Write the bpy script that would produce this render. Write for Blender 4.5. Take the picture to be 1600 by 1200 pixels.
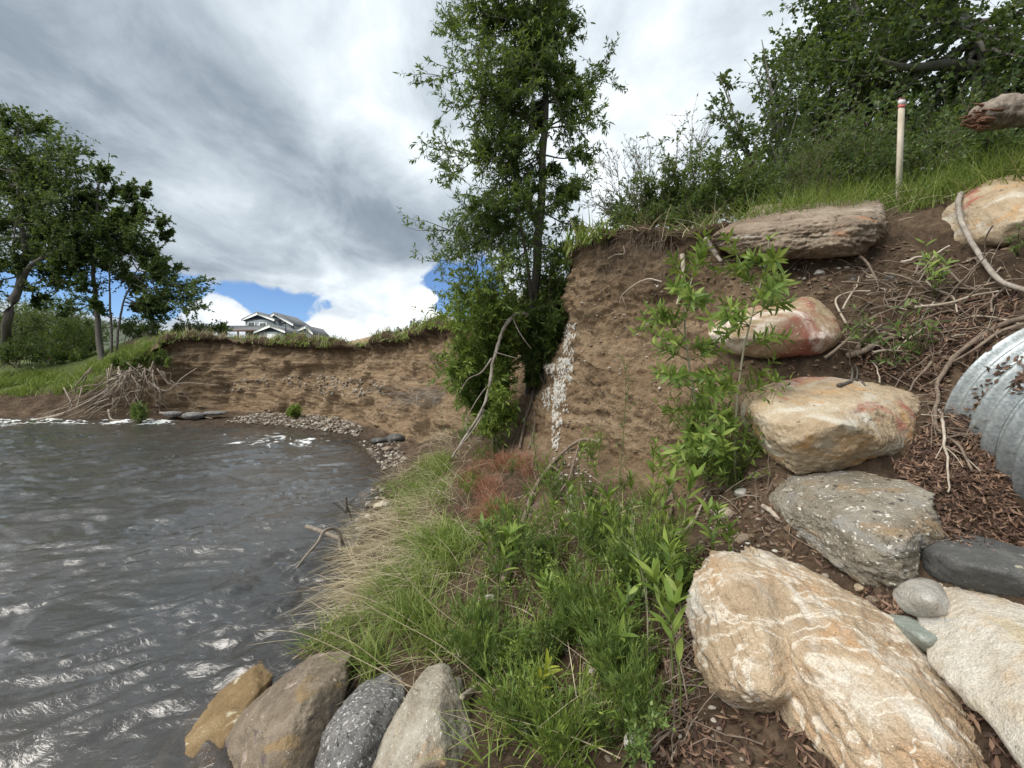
import bpy, bmesh, math, random
import numpy as np
from mathutils import Vector, Matrix
from mathutils.bvhtree import BVHTree

# ------------------------------------------------------------------ camera, sky, sun, exposure
S = bpy.context.scene
for o in list(bpy.data.objects):
    bpy.data.objects.remove(o)
C = S.collection
PI = math.pi
K = 667.0            # focal length in photograph pixels (1600 wide)
CZ = 2.2             # eye height above the river
HOR = 580.0          # horizon row

cam_d = bpy.data.cameras.new('camera')
cam_d.sensor_width = 36.0
cam_d.lens = 36.0 * K / 1600.0
cam_d.shift_y = -(600.0 - HOR) / 1600.0
cam_d.clip_start = 0.05
cam_d.clip_end = 3000.0
cam = bpy.data.objects.new('camera', cam_d)
C.objects.link(cam)
cam.location = (0, 0, CZ)
cam.rotation_euler = (math.radians(90), 0, 0)
S.camera = cam

SUN_DIR = Vector((-0.56, -0.34, 0.76)).normalized()      # towards the sun
sun_d = bpy.data.lights.new('sun', 'SUN')
sun_d.energy = 2.6
sun_d.angle = math.radians(46)
sun_d.color = (1.0, 0.95, 0.87)
sun = bpy.data.objects.new('sun', sun_d)
C.objects.link(sun)
sun.location = SUN_DIR * 60
sun.rotation_euler = (-SUN_DIR).to_track_quat('-Z', 'Y').to_euler()

S.render.engine = 'CYCLES'
S.cycles.use_denoising = True
S.cycles.max_bounces = 6
S.cycles.diffuse_bounces = 3
S.cycles.glossy_bounces = 3
S.cycles.transmission_bounces = 4
S.cycles.transparent_max_bounces = 8
S.view_settings.view_transform = 'Standard'
S.view_settings.look = 'None'
S.view_settings.gamma = 1
S.view_settings.use_curve_mapping = False
S.view_settings.exposure = 0.80


class NT:
    """small node-tree writer"""
    def __init__(self, tree):
        self.t = tree
        self.n = tree.nodes
    def add(self, typ, ins=None, **props):
        nd = self.n.new(typ)
        for k, v in props.items():
            setattr(nd, k, v)
        for k, v in (ins or {}).items():
            self.set(nd.inputs[k], v)
        return nd
    def set(self, sock, v):
        if hasattr(v, 'is_output') or isinstance(v, bpy.types.NodeSocket):
            self.t.links.new(v, sock)
        elif isinstance(v, bpy.types.Node):
            self.t.links.new(v.outputs[0], sock)
        else:
            if isinstance(v, (tuple, list)) and len(v) == 3 and sock.type == 'RGBA':
                v = (*v, 1.0)
            sock.default_value = v
    def math(self, op, a, b=0.0, c=None, clamp=False):
        nd = self.n.new('ShaderNodeMath')
        nd.operation = op
        nd.use_clamp = clamp
        self.set(nd.inputs[0], a)
        self.set(nd.inputs[1], b)
        if c is not None:
            self.set(nd.inputs[2], c)
        return nd.outputs[0]
    def mix(self, f, a, b, blend='MIX'):
        nd = self.n.new('ShaderNodeMix')
        nd.data_type = 'RGBA'
        nd.blend_type = blend
        self.set(nd.inputs[0], f)
        self.set(nd.inputs[6], a)
        self.set(nd.inputs[7], b)
        return nd.outputs[2]
    def ramp(self, f, stops, interp='LINEAR'):
        nd = self.n.new('ShaderNodeValToRGB')
        r = nd.color_ramp
        r.interpolation = interp
        while len(r.elements) < len(stops):
            r.elements.new(0.5)
        for e, (p, c) in zip(r.elements, stops):
            e.position = p
            e.color = (*c, 1.0) if isinstance(c, (tuple, list)) else (c, c, c, 1.0)
        self.set(nd.inputs[0], f)
        return nd.outputs[0]
    def smooth(self, x, lo, hi, a=0.0, b=1.0):
        nd = self.n.new('ShaderNodeMapRange')
        nd.interpolation_type = 'SMOOTHSTEP'
        self.set(nd.inputs[0], x)
        for i, v in ((1, lo), (2, hi), (3, a), (4, b)):
            nd.inputs[i].default_value = v
        return nd.outputs[0]
    def noise(self, vec, scale, detail=4.0, rough=0.55, dist=0.0):
        nd = self.n.new('ShaderNodeTexNoise')
        self.set(nd.inputs['Vector'], vec)
        nd.inputs['Scale'].default_value = scale
        nd.inputs['Detail'].default_value = detail
        nd.inputs['Roughness'].default_value = rough
        nd.inputs['Distortion'].default_value = dist
        return nd.outputs[0]
    def mapping(self, vec, scale=(1, 1, 1), rot=(0, 0, 0), loc=(0, 0, 0)):
        nd = self.n.new('ShaderNodeMapping')
        self.set(nd.inputs[0], vec)
        nd.inputs[1].default_value = loc
        nd.inputs[2].default_value = rot
        nd.inputs[3].default_value = scale
        return nd.outputs[0]


def make_world():
    w = bpy.data.worlds.new('World')
    S.world = w
    w.use_nodes = True
    w.node_tree.nodes.clear()
    N = NT(w.node_tree)
    out = N.add('ShaderNodeOutputWorld')
    sky = N.add('ShaderNodeTexSky', sky_type='NISHITA')
    sky.sun_disc = False
    sky.sun_elevation = math.asin(SUN_DIR.z)
    sky.sun_rotation = math.atan2(SUN_DIR.x, SUN_DIR.y)
    sky.altitude = 2400
    clear = N.mix(1.0, sky.outputs[0], (0.062, 0.075, 0.092), 'MULTIPLY')
    tc = N.add('ShaderNodeTexCoord')
    d = tc.outputs['Generated']
    sep = N.add('ShaderNodeSeparateXYZ', {0: d})
    x, y, z = sep.outputs
    az = N.math('ARCTAN2', x, y)
    el = N.math('ARCSINE', z)
    zz = N.math('ADD', N.math('MAXIMUM', z, 0.0), 0.22)
    pl = N.add('ShaderNodeCombineXYZ', {0: N.math('DIVIDE', x, zz), 1: N.math('DIVIDE', y, zz), 2: 0.0}).outputs[0]

    def blob(a, e, sa, se):
        u = N.math('DIVIDE', N.math('SUBTRACT', az, math.radians(a)), math.radians(sa))
        v = N.math('DIVIDE', N.math('SUBTRACT', el, math.radians(e)), math.radians(se))
        q = N.math('ADD', N.math('MULTIPLY', u, u), N.math('MULTIPLY', v, v))
        return N.math('POWER', 2.718, N.math('MULTIPLY', q, -1.0))
    # streaked cloud deck: the streaks run from the left front to the right back
    m1 = N.mapping(pl, scale=(1.0, 0.62, 1), rot=(0, 0, math.radians(42)), loc=(3.1, 1.7, 0))
    n1 = N.noise(m1, 0.95, 6.0, 0.52, 0.35)
    n2 = N.noise(N.mapping(pl, scale=(1, 0.7, 1), rot=(0, 0, math.radians(42)), loc=(9, 4, 0)), 3.1, 7.0, 0.58, 0.5)
    n3 = N.noise(d, 7.0, 6.0, 0.6, 0.4)
    b = N.math('ADD', N.math('MULTIPLY', N.math('SUBTRACT', n1, 0.5), 0.85),
               N.math('MULTIPLY', N.math('SUBTRACT', n2, 0.5), 0.86))
    b = N.math('ADD', b, N.math('MULTIPLY', N.math('SUBTRACT', n3, 0.5), 0.34))
    b = N.math('ADD', b, 0.50)
    for (a, e, sa, se, k) in ((-36, 27, 26, 9, -0.20), (-14, 18, 11, 4.5, -0.24), (-50, 38, 14, 10, -0.08),
                              (-19, 36, 9, 9, 0.24), (-13, 26, 6, 4, 0.22), (2, 34, 12, 20, 0.20), (18, 20, 12, 16, 0.24),
                              (45, 30, 30, 30, 0.12), (-19, 12, 5, 2.2, 0.20), (-24, 9.5, 14, 1.7, 0.20), (-10, 10, 5, 5, 0.12)):
        b = N.math('ADD', b, N.math('MULTIPLY', blob(a, e, sa, se), k))
    cloud = N.ramp(b, [(0.0, (0.13, 0.155, 0.19)), (0.28, (0.205, 0.245, 0.29)), (0.50, (0.36, 0.41, 0.455)),
                       (0.74, (0.56, 0.61, 0.65)), (1.0, (0.80, 0.83, 0.85))])
    # blue gaps low over the far bank, with cumulus tops in them
    g = N.math('ADD', N.math('MULTIPLY', blob(-38, 7.6, 17, 3.0), 1.35), N.math('MULTIPLY', blob(-6.5, 10.5, 6.0, 5.0), 1.45))
    g = N.math('ADD', g, N.math('MULTIPLY', blob(-24, 5.2, 8, 1.5), 0.9))
    edge = N.noise(d, 13.0, 6.0, 0.6, 0.6)
    g = N.math('ADD', g, N.math('MULTIPLY', N.math('SUBTRACT', edge, 0.5), 1.1))
    for (a, e, sa, se, k) in ((-34.6, 6.2, 2.6, 1.8, -2.2), (-20.5, 4.8, 6.0, 2.0, -1.8), (-11.8, 9.6, 2.6, 1.0, -0.9), (-12, 5, 5, 2.2, -1.2)):
        g = N.math('ADD', g, N.math('MULTIPLY', blob(a, e, sa, se), k))
    gap = N.smooth(g, 0.50, 0.72)
    puff = N.math('ADD', blob(-34.6, 6.2, 3.4, 2.4), N.math('ADD', blob(-20.5, 4.8, 7.0, 2.4), blob(-11.8, 8.0, 4, 3)), clamp=True)
    pn = N.noise(d, 24.0, 5.0, 0.6, 0.3)
    white = N.ramp(pn, [(0.3, (0.62, 0.68, 0.74)), (0.62, (0.96, 0.97, 0.98))])
    cloud = N.mix(N.math('MULTIPLY', puff, 0.85), cloud, white)
    col = N.mix(gap, cloud, clear)
    bg = N.add('ShaderNodeBackground', {'Color': col, 'Strength': 0.92})
    N.t.links.new(bg.outputs[0], out.inputs[0])


make_world()
# ------------------------------------------------------------------ helpers
rng = np.random.default_rng(11)
random.seed(5)


def at(px, py, d):
    """photograph pixel at depth d (metres ahead of the eye) -> world point"""
    return np.array([(px - 800.0) / K * d, d, CZ + (HOR - py) / K * d])


def on_z(px, py, z=0.0):
    return at(px, py, (CZ - z) * K / (py - HOR))


def pix(P):
    P = np.asarray(P)
    y = np.maximum(P[..., 1], 1e-3)
    return np.stack([800 + K * P[..., 0] / y, HOR - K * (P[..., 2] - CZ) / y], -1)


_perm = np.random.default_rng(3).permutation(256)
_perm = np.concatenate([_perm, _perm, _perm])
_grad = np.random.default_rng(4).normal(size=(256, 3))
_grad /= np.linalg.norm(_grad, axis=1)[:, None]


def perlin(p):
    p = np.asarray(p, float)
    i = np.floor(p).astype(int)
    f = p - i
    i &= 255
    u = f * f * f * (f * (f * 6 - 15) + 10)
    r = 0
    for dx in (0, 1):
        wx = u[:, 0] if dx else 1 - u[:, 0]
        for dy in (0, 1):
            wy = u[:, 1] if dy else 1 - u[:, 1]
            for dz in (0, 1):
                wz = u[:, 2] if dz else 1 - u[:, 2]
                h = _perm[_perm[_perm[(i[:, 0] + dx) & 255] + ((i[:, 1] + dy) & 255)] + ((i[:, 2] + dz) & 255)]
                g = _grad[h]
                dot = g[:, 0] * (f[:, 0] - dx) + g[:, 1] * (f[:, 1] - dy) + g[:, 2] * (f[:, 2] - dz)
                r = r + wx * wy * wz * dot
    return r * 1.5


def fbm(p, octv=4, gain=0.5, lac=2.03):
    p = np.asarray(p, float)
    a, s = 1.0, 0
    for k in range(octv):
        s = s + a * perlin(p + 17.3 * k)
        p = p * lac
        a *= gain
    return s


def ridged(p, octv=3, gain=0.5):
    p = np.asarray(p, float)
    a, s = 1.0, 0
    for k in range(octv):
        s = s + a * (1 - np.abs(perlin(p + 9.1 * k)) * 2)
        p = p * 2.1
        a *= gain
    return s


def unit(v):
    v = np.asarray(v, float)
    return v / np.maximum(np.linalg.norm(v, axis=-1, keepdims=True), 1e-9)


def prop(o, label=None, cat=None, group=None, kind=None):
    if label: o['label'] = label
    if cat: o['category'] = cat
    if group: o['group'] = group
    if kind: o['kind'] = kind
    return o


def link(o, parent=None):
    C.objects.link(o)
    if parent is not None:
        o.parent = parent
        if o.matrix_parent_inverse is not None and parent.location.length > 0 and not o.get('_local'):
            o.matrix_parent_inverse = parent.matrix_world.inverted() if False else Matrix.Translation(-parent.location)
    return o


def empty(name, loc, label=None, cat=None, group=None):
    o = bpy.data.objects.new(name, None)
    o.empty_display_size = 0.2
    o.location = tuple(loc)
    C.objects.link(o)
    return prop(o, label, cat, group)


def raw_mesh(name, V, faces, smooth=False, attrs=None):
    """V (n,3); faces: list of int arrays (m,3) or (m,4)"""
    me = bpy.data.meshes.new(name)
    V = np.ascontiguousarray(V, np.float32)
    faces = [np.asarray(f, np.int32) for f in faces if len(f)]
    me.vertices.add(len(V))
    me.vertices.foreach_set('co', V.ravel())
    idx = np.concatenate([f.ravel() for f in faces])
    tot = np.concatenate([np.full(len(f), f.shape[1], np.int32) for f in faces])
    start = np.concatenate([[0], np.cumsum(tot)[:-1]]).astype(np.int32)
    me.loops.add(len(idx))
    me.loops.foreach_set('vertex_index', idx)
    me.polygons.add(len(tot))
    me.polygons.foreach_set('loop_start', start)
    me.polygons.foreach_set('loop_total', tot)
    if smooth:
        me.polygons.foreach_set('use_smooth', np.ones(len(tot), bool))
    for k, a in (attrs or {}).items():
        at_ = me.attributes.new(k, 'FLOAT', 'POINT')
        at_.data.foreach_set('value', np.ascontiguousarray(a, np.float32))
    me.update(calc_edges=True)
    me.validate()
    return me


class MB:
    """collects tubes, leaves, boxes and grids into ONE mesh"""
    def __init__(self):
        self.V, self.T, self.Q, self.A, self.n = [], [], [], [], 0

    def add(self, V, T=None, Q=None, var=0.5):
        V = np.asarray(V, float).reshape(-1, 3)
        self.V.append(V)
        if T is not None and len(T): self.T.append(np.asarray(T) + self.n)
        if Q is not None and len(Q): self.Q.append(np.asarray(Q) + self.n)
        self.A.append(np.broadcast_to(np.asarray(var, float), (len(V),)).copy())
        self.n += len(V)

    def tube(self, pts, rad, sides=6, var=0.5, caps=True):
        pts = np.asarray(pts, float)
        n = len(pts)
        rad = np.broadcast_to(np.asarray(rad, float), (n,))
        t = unit(np.gradient(pts, axis=0))
        ref = np.array([0.3, 0.2, 0.93]) if abs(t[0][2]) < 0.85 else np.array([0.95, 0.2, 0.1])
        u = unit(ref - (t @ ref)[:, None] * t)
        w = np.cross(t, u)
        a = np.arange(sides) / sides * 2 * PI
        ring = np.cos(a)[None, :, None] * u[:, None, :] + np.sin(a)[None, :, None] * w[:, None, :]
        V = (pts[:, None, :] + ring * rad[:, None, None]).reshape(-1, 3)
        i = np.arange(n - 1)[:, None] * sides
        j = np.arange(sides)[None, :]
        k = (j + 1) % sides
        Q = np.stack([i + j, i + k, i + sides + k, i + sides + j], -1).reshape(-1, 4)
        T = []
        if caps:
            V = np.vstack([V, pts[0] - t[0] * rad[0] * .3, pts[-1] + t[-1] * rad[-1] * .6])
            c0, c1, l = n * sides, n * sides + 1, (n - 1) * sides
            T = [(c0, (q + 1) % sides, q) for q in range(sides)] + [(c1, l + q, l + (q + 1) % sides) for q in range(sides)]
        self.add(V, T, Q, var)

    def leaves(self, pos, dr, nm, L, W, var=0.5, fold=0.15, droop=0.15, fine=True):
        pos = np.asarray(pos, float); n = len(pos)
        if n == 0: return
        dr = unit(dr)
        sd = unit(np.cross(dr, nm))
        nm = np.cross(sd, dr)
        L = np.broadcast_to(np.asarray(L, float), (n,))[:, None]
        W = np.broadcast_to(np.asarray(W, float), (n,))[:, None]
        var = np.broadcast_to(np.asarray(var, float), (n,))
        b = pos
        m = pos + dr * L * .42
        tip = pos + dr * L - nm * L * droop
        if fine:
            l = m - sd * W * .5 + nm * W * fold
            r = m + sd * W * .5 + nm * W * fold
            V = np.stack([b, l, r, tip, m - nm * L * droop * .15], 1).reshape(-1, 3)
            o = np.arange(n)[:, None] * 5
            T = np.concatenate([o + np.array([[0, 2, 4]]), o + np.array([[4, 2, 3]]), o + np.array([[0, 4, 1]]), o + np.array([[1, 4, 3]])])
            self.add(V, T, None, np.repeat(var, 5))
        else:
            l = m - sd * W * .5
            r = m + sd * W * .5
            V = np.stack([b, l, r, tip], 1).reshape(-1, 3)
            o = np.arange(n)[:, None] * 4
            T = np.concatenate([o + np.array([[0, 2, 1]]), o + np.array([[1, 2, 3]])])
            self.add(V, T, None, np.repeat(var, 4))

    def blades(self, pos, dr, side, L, W, bend, var=0.5, seg=4):
        """grass blades: dr start direction, bending towards gravity/side"""
        pos = np.asarray(pos, float); n = len(pos)
        dr = unit(dr)
        L = np.broadcast_to(np.asarray(L, float), (n,))
        W = np.broadcast_to(np.asarray(W, float), (n,))
        bend = np.broadcast_to(np.asarray(bend, float), (n,))
        flat = dr.copy(); flat[:, 2] = 0
        hz = unit(flat + side * 0.6)
        sd = unit(np.cross(dr, hz + np.array([0.01, 0.02, 0.0])))
        rows = []
        for k in range(seg + 1):
            t = k / seg
            c = pos + dr * (L * t)[:, None] + hz * (L * bend * t * t * .7)[:, None] - np.array([0, 0, 1.0]) * (L * bend * bend * t * t * .55)[:, None]
            w = W * (1 - t) ** .7 * .5 + 0.0004
            rows += [c - sd * w[:, None], c + sd * w[:, None]]
        V = np.stack(rows, 1).reshape(-1, 3)
        m = 2 * (seg + 1)
        o = np.arange(n)[:, None] * m
        Q = np.concatenate([o + np.array([[2 * k, 2 * k + 1, 2 * k + 3, 2 * k + 2]]) for k in range(seg)])
        self.add(V, None, Q, np.repeat(np.broadcast_to(var, (n,)), m))

    def box(self, c, s, rz=0.0, var=0.5, M=None):
        c = np.asarray(c, float); s = np.asarray(s, float) / 2
        V = np.array([[x, y, z] for x in (-1, 1) for y in (-1, 1) for z in (-1, 1)], float) * s
        if M is None:
            ca, sa = math.cos(rz), math.sin(rz)
            M = np.array([[ca, -sa, 0], [sa, ca, 0], [0, 0, 1]])
        V = V @ np.asarray(M).T + c
        Q = [(0, 1, 3, 2), (4, 6, 7, 5), (0, 4, 5, 1), (2, 3, 7, 6), (0, 2, 6, 4), (1, 5, 7, 3)]
        self.add(V, None, Q, var)

    def prism(self, poly, y0, y1, axis_o=(0, 0, 0), M=None, var=0.5):
        """polygon in (x,z) extruded along y"""
        p = np.asarray(poly, float); n = len(p)
        V = np.vstack([np.c_[p[:, 0], np.full(n, y0), p[:, 1]], np.c_[p[:, 0], np.full(n, y1), p[:, 1]]])
        if M is not None: V = V @ np.asarray(M).T
        V = V + np.asarray(axis_o, float)
        Q = [(i, (i + 1) % n, n + (i + 1) % n, n + i) for i in range(n)]
        T = [(0, i, i + 1) for i in range(1, n - 1)] + [(n, n + i + 1, n + i) for i in range(1, n - 1)]
        self.add(V, [(a, c, b) for a, b, c in T], [(a, d, c, b) for a, b, c, d in Q], var)

    def mesh(self, name, smooth=False):
        return raw_mesh(name, np.vstack(self.V), [np.vstack(x) for x in (self.T, self.Q) if x], smooth, {'var': np.concatenate(self.A)})

    def build(self, name, mat, parent=None, smooth=False, label=None, cat=None, group=None, kind=None):
        if self.n == 0: return None
        me = self.mesh(name, smooth)
        if mat: me.materials.append(mat)
        o = bpy.data.objects.new(name, me)
        link(o, parent)
        return prop(o, label, cat, group, kind)


def catmull(P, u):
    """P (n,k), u array of params in 0..n-1"""
    P = np.asarray(P, float); n = len(P)
    u = np.clip(u, 0, n - 1 - 1e-6)
    i = np.floor(u).astype(int); f = (u - i)[:, None]
    g = lambda j: P[np.clip(j, 0, n - 1)]
    p0, p1, p2, p3 = g(i - 1), g(i), g(i + 1), g(i + 2)
    return .5 * (2 * p1 + (p2 - p0) * f + (2 * p0 - 5 * p1 + 4 * p2 - p3) * f ** 2 + (3 * p1 - p0 - 3 * p2 + p3) * f ** 3)


def curve(P, n):
    P = np.asarray(P, float)
    return catmull(P, np.linspace(0, len(P) - 1, n))


# ------------------------------------------------------------------ materials
def new_mat(name):
    m = bpy.data.materials.new(name)
    m.use_nodes = True
    m.node_tree.nodes.clear()
    N = NT(m.node_tree)
    out = N.add('ShaderNodeOutputMaterial')
    return m, N, out


def bump(N, h, strength, dist=0.02, normal=None):
    nd = N.add('ShaderNodeBump', {'Height': h, 'Strength': strength, 'Distance': dist})
    if normal is not None: N.set(nd.inputs['Normal'], normal)
    return nd.outputs[0]


def leaf_mat(name, stops, trans=0.35, rough=0.5, spec=0.35):
    m, N, out = new_mat(name)
    a = N.add('ShaderNodeAttribute', attribute_name='var')
    tc = N.add('ShaderNodeTexCoord')
    n = N.noise(tc.outputs['Object'], 2.3, 3.0)
    f = N.math('ADD', a.outputs['Fac'], N.math('MULTIPLY', N.math('SUBTRACT', n, 0.5), 0.5))
    col = N.ramp(f, stops)
    p = N.add('ShaderNodeBsdfPrincipled', {'Base Color': col, 'Roughness': rough, 'Specular IOR Level': spec})
    tcol = N.mix(0.55, col, (0.20, 0.26, 0.03))
    t = N.add('ShaderNodeBsdfTranslucent', {'Color': tcol})
    mx = N.add('ShaderNodeMixShader', {0: trans, 1: p.outputs[0], 2: t.outputs[0]})
    N.t.links.new(mx.outputs[0], out.inputs[0])
    return m


def wood_mat(name, dark, light, scale=18.0, rough=0.85):
    m, N, out = new_mat(name)
    tc = N.add('ShaderNodeTexCoord')
    v = N.mapping(tc.outputs['Object'], scale=(1, 1, .55))
    n1 = N.noise(v, scale, 5.0, 0.65, 0.4)
    n2 = N.noise(tc.outputs['Object'], scale * .2, 3.0)
    f = N.math('ADD', N.math('MULTIPLY', n1, .6), N.math('MULTIPLY', n2, .4))
    col = N.ramp(f, [(.34, dark), (.66, light)])
    p = N.add('ShaderNodeBsdfPrincipled', {'Base Color': col, 'Roughness': rough, 'Normal': bump(N, n1, .5, .012)})
    N.t.links.new(p.outputs[0], out.inputs[0])
    return m


def plain_mat(name, col, rough=0.7, metal=0.0, vary=0.25, scale=3.0):
    m, N, out = new_mat(name)
    tc = N.add('ShaderNodeTexCoord')
    n = N.noise(tc.outputs['Object'], scale, 4.0)
    c = N.mix(N.math('MULTIPLY', n, vary), col, tuple(.55 * x for x in col))
    p = N.add('ShaderNodeBsdfPrincipled', {'Base Color': c, 'Roughness': rough, 'Metallic': metal})
    N.t.links.new(p.outputs[0], out.inputs[0])
    return m


def rock_mat(name, stops, scale=3.0, vein=None, speck=None, moss=None, bands=(1, 1, 1), patch=None, bstr=.6, spd=1.0):
    """stops: base ramp; patch: (colour, scale, lo, hi); vein: colour of light veins; speck: (colour, scale, threshold)"""
    m, N, out = new_mat(name)
    tc = N.add('ShaderNodeTexCoord')
    v = tc.outputs['Object']
    vb = N.mapping(v, scale=bands, rot=(.4, .3, .5))
    n1 = N.noise(vb, scale, 8.0, .62, .6)
    n2 = N.noise(v, scale * 9, 5.0, .65)
    n3 = N.noise(v, scale * .45, 3.0)
    f = N.math('ADD', N.math('MULTIPLY', n1, .75), N.math('MULTIPLY', n2, .25))
    col = N.ramp(f, stops)
    for pt in (patch or []):
        pc, ps, lo, hi = pt
        pn = N.noise(N.mapping(vb, loc=(ps * 3.7, 1.3 * ps, 5.1)), ps, 6.0, .6, .8)
        col = N.mix(N.smooth(pn, lo, hi), col, pc)
    if vein:
        w = N.add('ShaderNodeTexNoise', {'Vector': N.mapping(vb, scale=(1, 2.2, 1), loc=(4, 2, 8)), 'Scale': scale * 1.2, 'Detail': 6.0, 'Distortion': 1.2})
        r = N.math('ABSOLUTE', N.math('SUBTRACT', w.outputs[0], .5))
        col = N.mix(N.smooth(r, .0, .035, .85, 0), col, vein)
    if speck:
        for (sc, ss, th) in speck:
            vo = N.noise(N.mapping(v, scale=bands, loc=(ss, 2, 3)), ss, 3.0, .6)
            col = N.mix(N.smooth(vo, th, th + .06), col, sc)
    grain = N.noise(v, 150.0, 2.0, .6)
    col = N.mix(.5, col, N.mix(1.0, col, N.ramp(grain, [(.3, .55), (.7, 1.45)]), 'MULTIPLY'))
    crack = N.math('ABSOLUTE', N.math('SUBTRACT', n3, .5))
    h = N.math('ADD', N.math('MULTIPLY', n1, .9), N.math('MULTIPLY', n2, .45))
    h = N.math('ADD', h, N.math('MULTIPLY', N.smooth(crack, 0, .02), .10))
    h = N.math('ADD', h, N.math('MULTIPLY', grain, .10))
    p = N.add('ShaderNodeBsdfPrincipled', {'Base Color': col, 'Roughness': .82, 'Specular IOR Level': .3, 'Normal': bump(N, h, bstr, .05)})
    N.t.links.new(p.outputs[0], out.inputs[0])
    return m
# ------------------------------------------------------------------ the ground: river bed, bank, cut cliff, terrace
def wpt(x, y, z): return np.array([x, y, z], float)

# rails: shore, mid slope, cliff foot, cliff middle, cliff edge, terrace, far terrace
ST = []
def station(B, M, Cc, D, E, F, G):
    ST.append([B, M, Cc, D, E, F, G])

station(wpt(-60, 20, 0), wpt(-60, 20.4, .3), wpt(-60, 20.9, .6), wpt(-60, 21.8, 1.0), wpt(-60, 23, 1.5), wpt(-62, 28, 2.8), wpt(-190, 130, 10))
station(on_z(-150, 655), at(-150, 650, 19.4), at(-150, 641, 19.8), at(-150, 625, 20.3), at(-150, 612, 21), at(-150, 574, 25), wpt(-150, 150, 10))
station(on_z(0, 657), at(0, 650, 19.2), at(0, 640, 19.5), at(0, 622, 19.9), at(0, 611, 20.6), at(0, 572, 25), wpt(-125, 150, 10))
station(on_z(110, 659), at(110, 652, 19), at(110, 644, 19.3), at(110, 622, 19.6), at(110, 603, 20.1), at(120, 562, 23), wpt(-105, 150, 10))
station(on_z(180, 661), at(180, 654, 18.9), at(185, 640, 19.5), at(190, 608, 19.6), at(185, 578, 19.9), at(180, 540, 22.5), wpt(-92, 150, 10))
station(on_z(235, 664), at(240, 655, 18.6), at(245, 640, 20.0), at(245, 585, 20.2), at(240, 545, 20.0), at(235, 520, 22.5), wpt(-82, 150, 9.5))
station(on_z(270, 666), at(275, 655, 18.5), at(285, 640, 20.2), at(285, 580, 20.5), at(280, 528, 20.2), wpt(-16.5, 24, 4.1), wpt(-70, 150, 9.5))
station(on_z(340, 669), at(345, 656, 18.3), at(350, 640, 20.2), at(350, 580, 20.6), at(350, 529, 20.4), wpt(-14, 24, 4.0), wpt(-62, 150, 9.5))
station(on_z(430, 673), at(435, 660, 17.3), at(440, 645, 19.2), at(440, 585, 19.6), at(440, 537, 19.6), wpt(-11, 23, 3.7), wpt(-50, 150, 9.5))
station(on_z(520, 681), at(525, 668, 15.8), at(530, 654, 17.4), at(530, 590, 17.8), at(527, 541, 17.9), wpt(-7.6, 21, 3.5), wpt(-36, 150, 9.5))
station(on_z(565, 695), at(575, 684, 13.7), at(600, 670, 14.8), at(602, 595, 15.3), at(600, 536, 15.6), wpt(-4.8, 18.5, 3.5), wpt(-20, 150, 9.5))
station(on_z(588, 717), at(610, 704, 11.6), at(645, 688, 12.2), at(655, 600, 13.0), at(655, 524, 13.6), wpt(-2.9, 16.5, 3.6), wpt(-5, 150, 9.5))
station(on_z(596, 742), at(640, 720, 9.6), at(705, 672, 10.2), at(715, 590, 11.2), at(722, 512, 11.8), wpt(-.9, 15, 3.7), wpt(10, 140, 9))
station(on_z(590, 775), at(660, 735, 8.0), at(750, 652, 8.6), at(775, 575, 9.6), at(795, 490, 10.4), wpt(.6, 13, 3.8), wpt(25, 125, 8))
station(on_z(570, 815), at(665, 760, 6.7), at(815, 668, 7.2), at(850, 575, 7.9), at(893, 440, 8.0), wpt(2.0, 10.5, 3.95), wpt(40, 110, 8))
station(on_z(548, 865), at(680, 795, 5.5), at(868, 690, 5.75), at(890, 540, 5.95), at(918, 382, 6.05), wpt(2.6, 9, 4.05), wpt(55, 90, 7))
station(on_z(530, 925), at(700, 835, 4.55), at(940, 712, 4.95), at(960, 540, 5.2), at(985, 356, 5.35), wpt(3.6, 8.2, 4.1), wpt(66, 75, 7))
station(on_z(500, 1000), at(720, 890, 3.75), at(1035, 745, 4.2), at(1050, 560, 4.5), at(1065, 365, 4.75), wpt(4.6, 7.4, 4.15), wpt(75, 60, 7))
station(on_z(480, 1062), at(760, 960, 3.1), at(1120, 790, 3.35), at(1150, 560, 3.85), at(1160, 350, 4.6), wpt(5.4, 6.6, 4.25), wpt(80, 45, 6.5))
station(on_z(470, 1110), at(800, 1050, 2.6), at(1180, 860, 2.55), at(1270, 600, 3.35), at(1330, 330, 4.35), wpt(6.2, 5.9, 4.3), wpt(84, 35, 6.5))
station(on_z(520, 1165), at(860, 1120, 2.25), at(1290, 900, 2.15), at(1450, 640, 2.85), at(1520, 300, 3.95), wpt(7.0, 4.9, 4.35), wpt(86, 25, 6.5))
station(wpt(-.95, 1.95, 0), wpt(.1, 1.75, .42), wpt(1.45, 1.65, 1.05), wpt(2.9, 2.0, 1.95), wpt(4.4, 3.0, 3.85), wpt(7.6, 3.8, 4.35), wpt(88, 12, 6.5))
station(wpt(-1.3, 1.0, 0), wpt(-.5, .8, .3), wpt(.9, .6, .72), wpt(2.5, .9, 1.75), wpt(4.4, 1.6, 3.8), wpt(8, 2, 4.3), wpt(88, 2, 6.5))
station(wpt(-2.0, -2, 0), wpt(-.8, -2, .35), wpt(.6, -2, .7), wpt(2.4, -2, 1.7), wpt(4.4, -2, 3.6), wpt(8, -2, 4.2), wpt(88, -10, 6.5))
station(wpt(-2.0, -14, 0), wpt(-.8, -14, .35), wpt(.6, -14, .7), wpt(2.4, -14, 1.7), wpt(4.4, -14, 3.6), wpt(8, -14, 4.2), wpt(88, -40, 6.5))

ST = np.array(ST)                                        # (ns, 7, 3)
nS = len(ST)
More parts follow.
